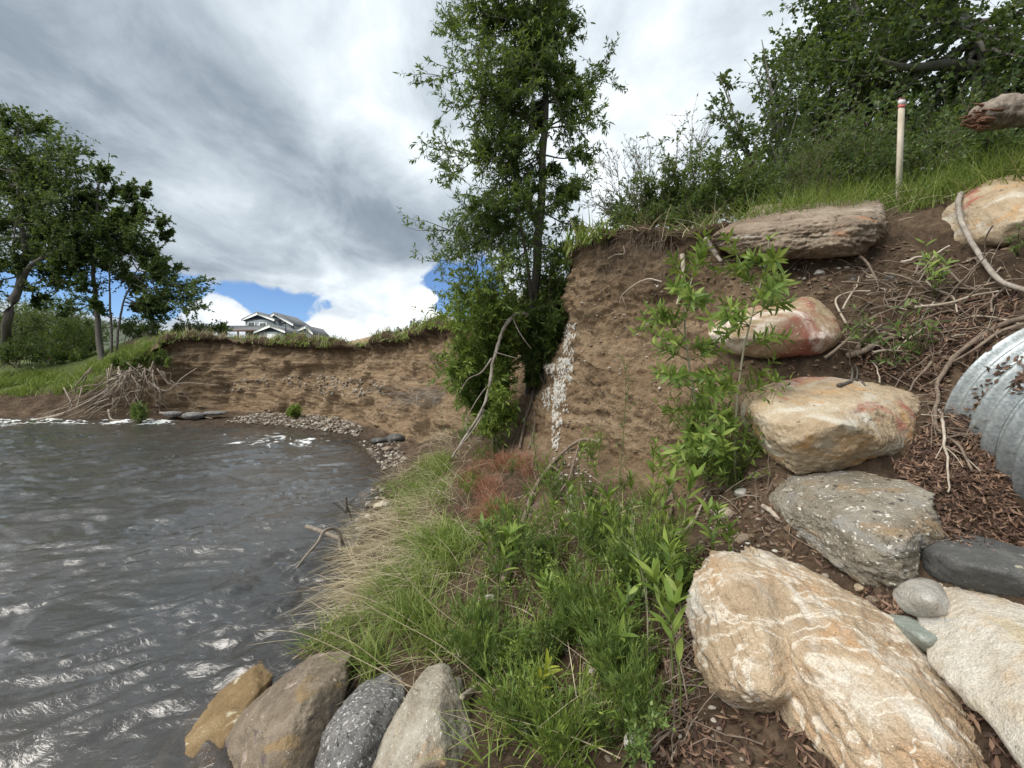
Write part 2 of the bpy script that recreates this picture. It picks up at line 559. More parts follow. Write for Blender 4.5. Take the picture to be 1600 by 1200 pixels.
# river-bed rail: away from the bank
out_dir = unit((ST[:, 2, :] - ST[:, 0, :]) * np.array([1, 1, 0]))
bed = ST[:, 0, :] - out_dir * 2.0
bed[:, 2] = -.75
bed2 = ST[:, 0, :] - out_dir * 7.0
bed2[:, 2] = -1.3
RAILS = np.concatenate([bed2[:, None], bed[:, None], ST], 1)   # 9 rails
# samples along the river: finer where near
us = []
for i in range(nS - 1):
    mid = .5 * (ST[i, 2] + ST[i + 1, 2])
    ln = max(np.linalg.norm(ST[i + 1, k] - ST[i, k]) for k in (0, 2, 4))
    dist = max(1.5, np.linalg.norm(mid - np.array([0, 0, CZ])))
    vis = 1.0 if 1 <= i <= 20 else 4.0
    step = np.clip(dist * .0065, .02, .14) * vis
    us.append(i + np.linspace(0, 1, max(3, int(ln / step)), endpoint=False))
us = np.concatenate(us + [[nS - 1]])
tn = [3, 10, 46, 36, 56, 56, 30, 26]
ts = np.concatenate([i + np.linspace(0, 1, n, endpoint=False) for i, n in enumerate(tn)] + [[8.0]])
cols = np.stack([catmull(RAILS[:, r, :], us) for r in range(9)], 1)     # (nu, 9, 3)
ti = np.minimum(np.floor(ts).astype(int), 7)
tf = (ts - ti)[None, :, None]
GP = cols[:, ti, :] * (1 - tf) + cols[:, ti + 1, :] * tf                # (nu, nt, 3)
for it in range(3):                                                      # soften rail creases
    q = GP.copy()
    q[:, 1:-1] = .5 * GP[:, 1:-1] + .25 * (GP[:, :-2] + GP[:, 2:])
    q[1:-1] = .5 * q[1:-1] + .25 * (q[:-2] + q[2:])
    GP = q
nu, nt = GP.shape[:2]
TT = np.broadcast_to(ts[None, :], (nu, nt)).ravel()
SS = np.broadcast_to(us[:, None], (nu, nt)).ravel()


def grid_normals(G):
    du = np.gradient(G, axis=0); dt = np.gradient(G, axis=1)
    return unit(np.cross(dt, du))


def ss(a, b, x):
    t = np.clip((x - a) / (b - a), 0, 1)
    return t * t * (3 - 2 * t)


GN = grid_normals(GP)
if np.mean(GN[:, int(nt * .92), 2]) < 0: GN = -GN
P = GP.reshape(-1, 3); Nn = GN.reshape(-1, 3)
dist = np.linalg.norm(P - np.array([0, 0, CZ]), axis=1)
cliff = ss(3.7, 4.1, TT) * (1 - ss(5.96, 6.1, TT)) * ss(3.5, 5.0, SS) * (1 - ss(17.5, 18.6, SS))
slope = ss(1.6, 2.2, TT) * (1 - ss(5.9, 6.3, TT)) * (1 - cliff)
terr = ss(6.0, 6.4, TT)
far = ss(7, 14, dist)
Pw = P + np.stack([fbm(P * .8 + 3, 2), fbm(P * .8 + 9, 2), fbm(P * .8 + 15, 2)], 1) * .35
big = fbm(Pw * np.array([.5, .5, .7]), 3) * (.18 + .32 * far)
strata = fbm(Pw * np.array([.5, .5, 3.4]), 6, .62) * (.075 - .03 * far)
runnel = (ridged(P * np.array([2.6, 2.6, .45]), 4, .6) - .8) * (.05 + .09 * far) * (.6 + .8 * ss(5.2, 5.8, TT))
fine = fbm(P * 10.0, 4, .7) * (.032 + .02 * far)
clod = (1 - .6 * far) * np.maximum(fbm(Pw * np.array([6, 6, 8.0]), 4, .65) - .08, 0) * .10 * np.clip(.3 + 1.4 * fbm(P * .7 + 50, 2), 0, 1)
lump = fbm(P * 1.6, 4) * .07 + fbm(P * 7.0, 4, .65) * .034 + np.maximum(fbm(Pw * 13, 2, .6), 0) * .02
disp = cliff * (big + strata + runnel + fine + clod) + slope * lump + terr * fbm(P * .5, 3) * .12
# undercut below the sod lip, and a jagged lip
lip = np.exp(-((TT - 5.97) / .07) ** 2) * cliff
under = np.exp(-((TT - 5.72) / .16) ** 2) * cliff
disp += lip * (.10 + .16 * fbm(P * np.array([1.3, 1.3, .3]), 3)) * (.5 + far) - under * (.05 + .08 * far)
# holes in the bank
for (hx, hy, hs, rr) in ((938, 556, 15.8, .045), (1012, 500, 16.6, .05), (915, 600, 15.6, .03), (278, 548, 6.6, .12), (560, 566, 9.7, .15), (690, 575, 11.5, .15)):
    q = np.linalg.norm(pix(P) - np.array([hx, hy]), axis=1)
    m = np.exp(-(q / (rr * K / np.maximum(dist, 1) * 1.2)) ** 2) * (np.abs(SS - hs) < 2) * cliff
    disp -= m * rr * 1.6
P = P + Nn * disp[:, None]
# the bed of the culvert: the soil lies below the pipe's shoulder
CULV_A = np.array([3.37, 2.52, 1.93]); CULV_D = unit(np.array([-.2, -.92, -.33])); CULV_R = .63
_h = unit(CULV_D[:2])
_t = ((P - CULV_A)[:, :2] @ _h) / np.linalg.norm(CULV_D[:2])
_l = (P - CULV_A)[:, :2] @ np.array([_h[1], -_h[0]])
_zc = np.interp(_t, [-.05, 0, .3, .6, 1.2, 2.5], [2.15, 2.02, 1.62, 1.26, 1.0, .6]) + .02 * fbm(P * 5, 2)
_in = ss(-.02, .05, _t) * (1 - ss(2.6, 3.0, _t)) * (1 - ss(.75, 1.2, np.abs(_l))) * (TT > 2) * (TT < 5.6)
P[:, 2] = P[:, 2] * (1 - _in) + np.minimum(P[:, 2], _zc) * _in
GP = P.reshape(nu, nt, 3)
GN = grid_normals(GP)
if np.mean(GN[:, int(nt * .92), 2]) < 0: GN = -GN
iu = np.arange(nu - 1)[:, None]; it_ = np.arange(nt - 1)[None, :]
quad = np.stack([iu * nt + it_, (iu + 1) * nt + it_, (iu + 1) * nt + it_ + 1, iu * nt + it_ + 1], -1).reshape(-1, 4)
fn = np.cross(P[quad[:, 1]] - P[quad[:, 0]], P[quad[:, 3]] - P[quad[:, 0]])
if np.mean(fn[:, 2]) < 0: quad = quad[:, ::-1].copy()


def ground_mat():
    m, N, out = new_mat('bank_soil')
    tc = N.add('ShaderNodeTexCoord'); v = tc.outputs['Object']
    A = lambda n: N.add('ShaderNodeAttribute', attribute_name=n).outputs['Fac']
    cl, te, gr, wet, dark = A('cliff'), A('terrace'), A('grass'), A('wet'), A('topsoil')
    st = N.mapping(v, scale=(.28, .28, 3.6))
    n1 = N.noise(st, 1.6, 7.0, .6, .4)
    n2 = N.noise(v, 9.0, 6.0, .65)
    n3 = N.noise(v, 45.0, 4.0, .7)
    n4 = N.noise(v, 1.1, 4.0)
    f = N.math('ADD', N.math('MULTIPLY', n1, .6), N.math('MULTIPLY', n2, .4))
    face = N.ramp(f, [(.26, (.12, .077, .044)), (.43, (.255, .175, .106)), (.55, (.36, .262, .166)), (.70, (.48, .37, .25))])
    soil = N.ramp(N.math('ADD', N.math('MULTIPLY', n4, .5), N.math('MULTIPLY', n2, .5)),
                  [(.32, (.034, .023, .015)), (.5, (.088, .060, .039)), (.68, (.19, .137, .092))])
    turf = N.ramp(n2, [(.3, (.05, .075, .022)), (.55, (.10, .125, .04)), (.75, (.19, .175, .085))])
    top = N.ramp(n2, [(.3, (.03, .02, .013)), (.7, (.11, .072, .044))])
    col = N.mix(cl, soil, face)
    col = N.mix(N.math('MULTIPLY', dark, N.smooth(n4, .2, .5, .6, 1)), col, top)
    col = N.mix(te, col, N.mix(N.smooth(n4, .5, .62), turf, soil))
    col = N.mix(gr, col, turf)
    col = N.mix(N.math('MULTIPLY', wet, .8), col, (.045, .032, .022))
    # pebbles and grit in the face
    vo = N.add('ShaderNodeTexVoronoi', {'Vector': v, 'Scale': 26.0})
    peb = N.smooth(vo.outputs['Distance'], .10, .22, 1, 0)
    pm = N.math('MULTIPLY', peb, N.smooth(N.noise(st, 2.6, 3.0), .54, .62))
    col = N.mix(N.math('MULTIPLY', pm, .75), col, N.mix(vo.outputs['Color'], (.22, .18, .15), (.46, .40, .33)))
    col = N.mix(.45, col, N.mix(1.0, col, N.ramp(n3, [(.3, .45), (.7, 1.5)]), 'MULTIPLY'))
    h = N.math('ADD', N.math('MULTIPLY', n2, .8), N.math('MULTIPLY', n3, .35))
    h = N.math('ADD', h, N.math('MULTIPLY', n1, .5))
    h = N.math('ADD', h, N.math('MULTIPLY', pm, .3))
    h = N.math('ADD', h, N.math('MULTIPLY', N.noise(v, 130.0, 3.0, .7), .16))
    n5 = N.noise(N.mapping(v, scale=(1, 1, 1.6)), 3.2, 9.0, .7, .5)
    b1 = bump(N, n5, N.math('MULTIPLY', cl, .75), .35)
    p = N.add('ShaderNodeBsdfPrincipled', {'Base Color': col, 'Roughness': N.math('SUBTRACT', .95, N.math('MULTIPLY', wet, .5)),
                                           'Specular IOR Level': .2, 'Normal': bump(N, h, .9, .06, b1)})
    N.t.links.new(p.outputs[0], out.inputs[0])
    return m


grassw = ss(5.7, 6.1, TT) * (1 - ss(3.2, 4.4, SS)) + .0
top = np.exp(-((TT - 5.93) / .13) ** 2) * cliff
top = np.maximum(top, (ss(5.15, 5.8, TT) * ss(6.02, 5.9, TT) * cliff) * np.clip(.55 + fbm(P * .9, 3), 0, 1) * ss(14.0, 15.0, SS))
wet = 1 - ss(.03, .22, P[:, 2] + .05 * fbm(P * 2.0, 2))
gme = raw_mesh('ground', P, [quad], True, {'cliff': cliff, 'terrace': terr, 'grass': grassw, 'wet': wet, 'topsoil': top})
gme.materials.append(ground_mat())
ground = bpy.data.objects.new('ground', gme)
C.objects.link(ground); prop(ground, kind='structure')

GB = BVHTree.FromPolygons(P.tolist(), quad.tolist())
EYE = Vector((0, 0, CZ))


def hit(px, py, bvh=None):
    d = Vector(at(px, py, 1.0)) - EYE
    r = (bvh or GB).ray_cast(EYE, d.normalized(), 400)
    return (np.array(r[0]), np.array(r[1])) if r[0] is not None else (None, None)


def drop(x, y, z0=30.0, bvh=None):
    r = (bvh or GB).ray_cast(Vector((x, y, z0)), Vector((0, 0, -1)), 100)
    return (np.array(r[0]), np.array(r[1])) if r[0] is not None else (None, None)


_pp = pix(P)
_area = np.linalg.norm(np.cross(np.gradient(GP, axis=0), np.gradient(GP, axis=1)), axis=2).ravel()
_front = P[:, 1] > .5


def patchy(scale, lo=-.15, p=1.0):
    return lambda q: np.clip(fbm(q * scale, 3) - lo, .02, 1) ** p


def in_poly(q, poly):
    poly = np.asarray(poly, float); n = len(poly)
    r = np.zeros(len(q), bool)
    for i in range(n):
        a, b = poly[i], poly[(i + 1) % n]
        c = ((a[1] > q[:, 1]) != (b[1] > q[:, 1]))
        with np.errstate(divide='ignore', invalid='ignore'):
            xx = (b[0] - a[0]) * (q[:, 1] - a[1]) / (b[1] - a[1]) + a[0]
        r ^= c & (q[:, 0] < xx)
    return r


def ground_samples(poly, n, seed=0, smin=0, smax=99, tmin=0, tmax=6.05, weight=None):
    """n points of the ground, even by area, whose place in the photograph lies inside the outline"""
    r = np.random.default_rng(seed)
    m = _front & (SS >= smin) & (SS <= smax) & (TT >= tmin) & (TT <= tmax)
    if poly is not None: m &= in_poly(_pp, poly)
    idx = np.nonzero(m)[0]
    w = _area[idx] * (1 if weight is None else weight(P[idx]))
    if w.sum() <= 0: return np.zeros((0, 3)), np.zeros((0, 3))
    k = r.choice(idx, n, p=w / w.sum())
    jit = r.normal(size=(n, 3)) * np.sqrt(_area[k])[:, None] * .35
    nn = GN.reshape(-1, 3)[k]
    jit -= nn * np.sum(jit * nn, 1)[:, None]
    return P[k] + jit, nn
# ------------------------------------------------------------------ the river
def build_water():
    # grid in polar layout round a point on the near bank, finer where near
    rad = np.concatenate([np.geomspace(.5, 40, 520), [60, 90]])
    ang = np.radians(np.linspace(-90, 40, 620))
    R, Th = np.meshgrid(rad, ang, indexing='ij')
    X = np.sin(Th) * R; Y = np.cos(Th) * R
    X = np.where(True, X, X)
    V = np.stack([X.ravel(), Y.ravel(), np.zeros(X.size)], 1)
    r = R.ravel()
    # current: comes from the far left bend along the far bank and past the camera on the left
    q = V[:, :2]
    ca, sa = math.cos(math.radians(25)), math.sin(math.radians(25))
    w = np.stack([ca * q[:, 0] + sa * q[:, 1], -sa * q[:, 0] + ca * q[:, 1]], 1)
    warp = np.stack([fbm(np.c_[w * .35, np.zeros(len(w))], 3), fbm(np.c_[w * .35 + 40, np.zeros(len(w))], 3)], 1)
    ww = w + warp * .9
    z = np.zeros(len(w))
    z += fbm(np.c_[ww[:, 0] * .55, ww[:, 1] * 1.2, np.zeros(len(w))], 3) * .045
    z += fbm(np.c_[ww[:, 0] * 1.3, ww[:, 1] * 4.0, np.ones(len(w))], 3, .5) * .056
    z += (ridged(np.c_[ww[:, 0] * 1.4, ww[:, 1] * 5.0, np.ones(len(w)) * 3], 2) - .8) * .010
    z += (ridged(np.c_[ww[:, 0] * .9, ww[:, 1] * 3.2, np.ones(len(w)) * 13], 2, .5) - .9) * .020
    z += fbm(np.c_[ww[:, 0] * 3, ww[:, 1] * 8.5, np.ones(len(w)) * 7], 3, .55) * .014 * np.clip(8 / np.maximum(r, 1), .2, 1)
    # riffle at the far left and below the gravel bar
    p = pix(V)
    rif = np.exp(-((p[:, 1] - 661) / 5.5) ** 2) * (p[:, 0] < 330) * (V[:, 1] > 5) * ss(360, 240, p[:, 0])
    rif2 = np.exp(-((p[:, 1] - 690) / 12) ** 2 - ((p[:, 0] - 440) / 110) ** 2) * (V[:, 1] > 5)
    fo = fbm(np.c_[ww[:, 0] * 1.3, ww[:, 1] * 2.6, np.ones(len(w)) * 5], 4, .6)
    z += (rif * .13 + rif2 * .05) * (.4 + np.abs(fo))
    foam = rif * ss(-.1, .25, fo) + .9 * rif2 * ss(.12, .42, fo) + .35 * ss(.62, .85, fo) * ss(5, 10, r)
    V[:, 2] = z
    n1, n2 = R.shape
    i = np.arange(n1 - 1)[:, None]; j = np.arange(n2 - 1)[None, :]
    Q = np.stack([i * n2 + j, (i + 1) * n2 + j, (i + 1) * n2 + j + 1, i * n2 + j + 1], -1).reshape(-1, 4)
    Q = Q[:, ::-1]
    c = V[Q].mean(1)
    sh = cols[::6, 2, :2]
    shallow = np.zeros(len(V))
    near = np.nonzero(r < 16)[0]
    for a in range(0, len(near), 20000):
        b = near[a:a + 20000]
        dd = np.min(np.linalg.norm(V[b, None, :2] - sh[None], axis=2), axis=1) if len(sh) else 9
        shallow[b] = np.exp(-(dd / .75) ** 2)
    me = raw_mesh('water', V, [Q], True, {'foam': np.clip(foam, 0, 1), 'shallow': shallow})
    m, N, out = new_mat('river_water')
    tc = N.add('ShaderNodeTexCoord'); v = tc.outputs['Object']
    fa = N.add('ShaderNodeAttribute', attribute_name='foam').outputs['Fac']
    mv = N.mapping(v, rot=(0, 0, math.radians(-25)), scale=(1, 2.0, 1))
    b1 = N.noise(mv, 7.0, 5.0, .6, .8)
    b2 = N.noise(mv, 18.0, 3.0, .6, .5)
    h = N.math('ADD', N.math('MULTIPLY', b1, .7), N.math('MULTIPLY', b2, .22))
    nrm = bump(N, h, .5, .05)
    mur = N.ramp(N.noise(v, .35, 3.0), [(.35, (.080, .083, .082)), (.65, (.112, .102, .088))])
    body = N.add('ShaderNodeBsdfDiffuse', {'Color': mur})
    tr = N.add('ShaderNodeBsdfTransparent', {'Color': (.80, .68, .50)})
    under = N.add('ShaderNodeMixShader', {0: N.math('SUBTRACT', .62, N.math('MULTIPLY', N.add('ShaderNodeAttribute', attribute_name='shallow').outputs['Fac'], .48)), 1: tr.outputs[0], 2: body.outputs[0]})
    gl = N.add('ShaderNodeBsdfGlossy', {'Color': (1, 1, 1), 'Roughness': .08, 'Normal': nrm})
    fr = N.add('ShaderNodeFresnel', {'IOR': 1.75, 'Normal': nrm})
    surf = N.add('ShaderNodeMixShader', {0: fr.outputs[0], 1: under.outputs[0], 2: gl.outputs[0]})
    fm = N.smooth(N.math('ADD', fa, N.math('MULTIPLY', N.math('SUBTRACT', N.noise(mv, 14.0, 5.0, .7), .5), .9)), .35, .75)
    foamb = N.add('ShaderNodeBsdfDiffuse', {'Color': (.78, .80, .80)})
    full = N.add('ShaderNodeMixShader', {0: N.math('MULTIPLY', fm, .85), 1: surf.outputs[0], 2: foamb.outputs[0]})
    N.t.links.new(full.outputs[0], out.inputs[0])
    me.materials.append(m)
    o = bpy.data.objects.new('water', me)
    C.objects.link(o); prop(o, kind='structure')
    # river bed further out
    mb = MB()
    mb.add([(-300, -60, -1.35), (60, -60, -1.35), (60, 60, -1.35), (-300, 60, -1.35)], None, [(0, 1, 2, 3)])
    mb.build('river_bed', plain_mat('bed_gravel', (.06, .045, .03), .9, 0, .6, 2.0), kind='structure')


build_water()
# ------------------------------------------------------------------ boulders
_ico = {}


def ico(n):
    if n not in _ico:
        bm = bmesh.new()
        bmesh.ops.create_icosphere(bm, subdivisions=n, radius=1.0)
        bm.verts.ensure_lookup_table()
        _ico[n] = (unit(np.array([v.co[:] for v in bm.verts])), np.array([[v.index for v in f.verts] for f in bm.faces]))
        bm.free()
    return _ico[n]


def hull_planes(pts):
    bm = bmesh.new()
    for p in pts: bm.verts.new(tuple(p))
    r = bmesh.ops.convex_hull(bm, input=bm.verts)
    bm.normal_update()
    F = [(np.array(f.normal[:]), np.array(f.calc_center_median()[:]), f.calc_area()) for f in bm.faces]
    bm.free()
    return F


def radial(dirs, hull, c, power):
    F = sorted(hull, key=lambda f: -f[2])
    keep = []
    for n, q, a in F:
        dd = float(n @ (q - c))
        if dd < 0: n, dd = -n, -dd
        for kn, kd in keep:
            if n @ kn > .975 and abs(kd - dd) < .06 * max(kd, dd): break
        else:
            keep.append((n, max(dd, 1e-3)))
    s = 0
    for n, dd in keep:
        s = s + np.maximum(dirs @ n / dd, 0) ** power
    rp = np.maximum(s, 1e-12) ** (-1.0 / power)
    ex = np.full(len(dirs), 1e9)
    for n, dd in keep:
        ct = dirs @ n
        ex = np.minimum(ex, np.where(ct > 1e-3, dd / np.maximum(ct, 1e-3), 1e9))
    return rp * np.median(ex / rp) ** .8


ROCK_MESHES = []


def boulder(name, label, mat, parts, sub=6, power=22, rough=1.0, thick=.9, seed=0, group=None, cat='boulder', layer=0.0, ldir=(0.2, .1, 1)):
    """parts: list of (outline [(px,py,d)], front points [(px,py,d)])"""
    hulls, allp = [], []
    for outline, front in parts:
        o = np.array([at(*q) for q in outline]); f = np.array([at(*q) for q in front])
        cen = o.mean(0)
        dep = np.array([0, 1.0, 0])
        back = cen + (o - cen) * .72 + dep * thick * .5 * np.linalg.norm(np.ptp(o, axis=0)) / 1.4
        pts = np.vstack([o, f, back])
        hulls.append(pts); allp.append(pts)
    c = hulls[0].mean(0)
    for i in range(1, len(hulls)):                     # every lobe reaches round the common centre
        e = .06
        hulls[i] = np.vstack([hulls[i], c + e * np.array([[1, 1, 1], [1, -1, -1], [-1, 1, -1], [-1, -1, 1], [-1, -1, -1], [1, 1, -1]])])
    dirs, T = ico(sub)
    r = np.max([radial(dirs, hull_planes(h), c, power) if i == 0 else radial(dirs, hull_planes(h), c, power) for i, h in enumerate(hulls)], axis=0)
    size = float(np.median(r))
    V = dirs * r[:, None]
    q = V / size + seed * 7.7
    if sub >= 5:                                       # fracture faces: flat cuts with crisp edges
        rc = np.random.default_rng(900 + seed)
        Vn = V.copy()
        for _ in range(44 if sub >= 6 else 14):
            u = unit(rc.normal(size=3))
            near = Vn[np.argmax(dirs @ u)]
            nrm = unit(u * .9 + unit(near) * .6 + rc.normal(size=3) * .25)
            h = Vn @ nrm
            cut = h.max() - size * rc.uniform(.015, .10) * (1.6 - min(power, 30) / 50)
            ex = np.maximum(h - cut, 0)
            Vn -= nrm * (ex * .93)[:, None]
        V = V + (Vn - V) * min(1.0, rough + .15)
        q = V / size + seed * 7.7
    d = fbm(q * 1.3, 4, .5) * .030 + (ridged(q * 2.1, 4, .55) - 1.0) * .022 + fbm(q * 9, 4, .6) * .012
    if layer:
        ax = unit(np.array(ldir))
        s = (V @ ax) / size * 7 + fbm(q * 1.2, 3) * 1.3
        saw = s - np.floor(s)
        d = d + layer * (np.minimum(saw * 1.25, (1 - saw) * 5) - .5) * np.clip(.6 + fbm(q * 1.7 + 5, 2), 0, 1)
        q2 = V / size * np.array([1.0, 1, 1]) + (V @ ax)[:, None] / size * ax * 5 + seed
        d = d + layer * .8 * fbm(q2 * 2.2, 4, .6)
    # chips and hollows
    hol = fbm(q * .9 + 31, 2)
    d = d - .05 * ss(.25, .5, hol)
    if sub >= 6:                                       # a few cracks
        g = np.abs(fbm(q * 1.1 + 60, 2) + .06 * fbm(q * 6, 2))
        d = d - .042 * np.exp(-(g / .014) ** 2) * (fbm(q * .8 + 80, 2) > -.25)
        d = d + .012 * fbm(q * 18, 3, .6)
    V = V * (1 + d * rough)[:, None]
    me = raw_mesh(name, V, [T], True)
    me.materials.append(mat)
    o = bpy.data.objects.new(name, me)
    o.location = tuple(c)
    C.objects.link(o)
    prop(o, label, cat, group)
    ROCK_MESHES.append((V + c, T))
    return o


def build_boulders():
    tan = rock_mat('tan_rock', [(.26, (.155, .11, .07)), (.42, (.335, .25, .165)), (.55, (.43, .335, .23)), (.70, (.54, .46, .355))], 2.3,
                   patch=[((.43, .26, .14), 1.5, .50, .70), ((.56, .53, .47), 2.6, .50, .70), ((.30, .20, .12), 4.0, .56, .72), ((.15, .10, .065), 9.0, .66, .74), ((.42, .26, .14), 5.0, .54, .78)], vein=(.62, .56, .47),
                   speck=[((.10, .055, .045), 40, .70), ((.68, .64, .56), 75, .66)], bstr=.85)
    white = rock_mat('white_rock', [(.3, (.34, .27, .19)), (.45, (.46, .41, .335)), (.6, (.58, .55, .49))], 2.6,
                     patch=[((.52, .36, .20), 2.4, .50, .68), ((.42, .42, .40), 3.2, .58, .66), ((.45, .38, .25), 2.8, .56, .70)],
                     speck=[((.12, .10, .08), 26, .69)], bstr=.7)
    lichen = rock_mat('lichen_rock', [(.3, (.10, .085, .065)), (.45, (.19, .165, .125)), (.6, (.29, .26, .21))], 3.0, bands=(1, 1, 2.2),
                      patch=[((.28, .20, .12), 3.0, .52, .72), ((.27, .262, .245), 2.6, .50, .70)],
                      speck=[((.60, .58, .52), 24, .605), ((.07, .065, .055), 18, .62), ((.52, .50, .44), 46, .63)], bstr=.8)
    ochre = rock_mat('ochre_rock', [(.28, (.19, .135, .08)), (.46, (.36, .275, .18)), (.6, (.46, .38, .27)), (.72, (.56, .51, .43))], 2.0, bands=(1, 1, 1.8),
                     patch=[((.33, .13, .09), 1.7, .56, .64), ((.51, .47, .39), 2.6, .48, .66), ((.46, .28, .13), 3.4, .54, .70)],
                     speck=[((.10, .075, .05), 20, .66), ((.62, .58, .50), 70, .66)], bstr=.75)
    dark = rock_mat('dark_rock', [(.3, (.050, .050, .050)), (.5, (.085, .085, .083)), (.68, (.15, .145, .13))], 2.4, bands=(1.4, 1, .6),
                    speck=[((.38, .35, .27), 11, .62), ((.30, .28, .24), 30, .66)], bstr=.5)
    pale = rock_mat('pale_rock', [(.3, (.26, .245, .215)), (.5, (.40, .38, .34)), (.7, (.52, .50, .46))], 4.0,
                    patch=[((.28, .21, .14), 4.0, .58, .68)], speck=[((.14, .12, .10), 30, .67)], bstr=.5)
    green = rock_mat('green_rock', [(.3, (.17, .19, .165)), (.5, (.27, .30, .265)), (.7, (.38, .40, .355))], 4.0, bands=(1, 1, 2.5), bstr=.5)
    redr = rock_mat('red_rock', [(.3, (.20, .155, .09)), (.5, (.33, .255, .155)), (.66, (.42, .34, .225))], 1.6,
                    patch=[((.31, .125, .09), 1.5, .47, .62), ((.68, .60, .53), 2.3, .53, .66), ((.22, .08, .06), 6, .56, .68)], speck=[((.64, .56, .50), 34, .63)], bstr=.7)
    slab = rock_mat('slab_rock', [(.3, (.10, .072, .05)), (.46, (.22, .168, .122)), (.6, (.34, .28, .215)), (.72, (.46, .40, .33))], 2.2, bands=(.8, .8, 3.2),
                    patch=[((.34, .19, .11), 1.6, .57, .67), ((.42, .40, .36), 2.6, .60, .68)], speck=[((.08, .06, .045), 14, .66)], bstr=.9)
    brown = rock_mat('brown_rock', [(.3, (.085, .066, .048)), (.46, (.165, .13, .093)), (.62, (.26, .215, .16))], 2.6, bands=(1, 1, 2.0),
                     patch=[((.42, .33, .29), 1.5, .58, .66), ((.11, .085, .085), 2.6, .56, .66), ((.24, .17, .09), 3.0, .6, .7)],
                     speck=[((.48, .44, .38), 40, .66)], bstr=.8)
    speck = rock_mat('speckled_rock', [(.3, (.075, .073, .072)), (.5, (.155, .15, .145)), (.66, (.24, .23, .215))], 3.4, bands=(1, 1.6, 1),
                     speck=[((.55, .54, .52), 34, .59), ((.045, .042, .042), 28, .60), ((.48, .47, .45), 70, .61)], bstr=.8)
    grey = rock_mat('grey_tan_rock', [(.3, (.18, .15, .11)), (.46, (.29, .255, .20)), (.6, (.39, .36, .30)), (.72, (.47, .45, .40))], 2.8, bands=(1.6, 1, .8),
                    patch=[((.42, .28, .14), 1.8, .57, .67)], speck=[((.11, .10, .09), 44, .64), ((.58, .55, .49), 40, .62)], bstr=.8)
    wetr = rock_mat('wet_rock', [(.3, (.11, .075, .035)), (.5, (.20, .135, .065)), (.66, (.30, .22, .12))], 3.0, patch=[((.50, .46, .33), 4.0, .60, .66)], bstr=.6)

    boulder('boulder', 'largest tan boulder with orange left face and a ledge, filling the corner below the culvert', tan, [
        # right body
        ([(1196, 864, 2.12), (1250, 882, 2.1), (1340, 924, 1.95), (1420, 980, 1.74), (1492, 1048, 1.58), (1552, 1130, 1.42), (1600, 1280, 1.2), (1430, 1330, 1.25), (1290, 1260, 1.55),
          (1212, 1140, 1.80), (1180, 1000, 1.95)],
         [(1248, 1030, 1.62), (1222, 1118, 1.64), (1300, 1175, 1.45), (1370, 1225, 1.33), (1440, 1100, 1.38), (1340, 1000, 1.64), (1490, 1200, 1.22)]),
        # left flake that ends in the ledge
        ([(1148, 860, 2.1), (1197, 866, 2.1), (1225, 960, 1.9), (1240, 1040, 1.72), (1214, 1120, 1.72), (1150, 1112, 1.78), (1090, 1086, 1.84), (1078, 1030, 1.92), (1085, 960, 2.0), (1112, 905, 2.05)],
         [(1205, 905, 1.96), (1195, 1000, 1.70), (1150, 1060, 1.66), (1208, 1095, 1.58), (1120, 1050, 1.72)]),
        # undercut foot
        ([(1165, 1060, 1.98), (1172, 1130, 1.92), (1200, 1200, 1.82), (1300, 1290, 1.68), (1520, 1290, 1.35), (1520, 1150, 1.55), (1300, 960, 2.05)],
         [(1290, 1210, 1.66), (1400, 1285, 1.5)])], sub=7, rough=.75, seed=1, layer=.042, ldir=(.55, -.3, .75), power=40)
    boulder('boulder', 'white and rust stained boulder cut off by the frame beside the largest tan boulder', white, [
        ([(1560, 905, 1.78), (1600, 898, 1.78), (1660, 920, 1.72), (1760, 960, 1.6), (1900, 1330, 1.05), (1700, 1320, .98), (1650, 1200, 1.14), (1600, 1090, 1.40), (1572, 985, 1.64)],
         [(1625, 970, 1.52), (1690, 1060, 1.24), (1770, 1180, 1.0)])], sub=6, rough=.85, seed=2, power=30)
    boulder('boulder', 'grey brown boulder dotted with white lichen under the ochre angular boulder', lichen, [
        ([(1216, 792, 2.6), (1262, 746, 2.65), (1330, 732, 2.7), (1400, 748, 2.65), (1462, 768, 2.22), (1488, 835, 1.98), (1445, 880, 1.92), (1425, 925, 1.86),
          (1370, 930, 1.92), (1310, 893, 2.08), (1240, 830, 2.45)],
         [(1290, 800, 2.18), (1360, 780, 2.12), (1420, 830, 1.86), (1390, 870, 1.80), (1340, 870, 1.95)])], sub=7, rough=.95, seed=3, layer=.018)
    boulder('boulder', 'ochre angular boulder with an orange top and shaded underside left of the culvert', ochre, [
        ([(1173, 642, 3.0), (1190, 610, 3.1), (1250, 585, 3.2), (1292, 586, 3.25), (1365, 610, 3.15), (1448, 612, 2.95), (1456, 640, 2.85), (1452, 692, 2.75),
          (1350, 733, 2.75), (1240, 750, 2.8), (1204, 716, 2.85), (1180, 680, 2.95)],
         [(1205, 690, 2.66), (1270, 668, 2.52), (1336, 668, 2.48), (1395, 700, 2.52), (1438, 705, 2.6), (1352, 628, 2.72)])], sub=7, rough=.7, seed=4, power=30)
    boulder('boulder', 'smooth dark slate grey boulder below the leaf litter', dark, [
        ([(1434, 862, 1.98), (1458, 838, 2.0), (1530, 836, 1.96), (1620, 858, 1.83), (1720, 890, 1.7), (1720, 965, 1.55), (1600, 945, 1.63), (1510, 928, 1.74), (1442, 900, 1.9)],
         [(1490, 880, 1.70), (1580, 895, 1.56)])], sub=6, rough=.45, seed=5, power=14)
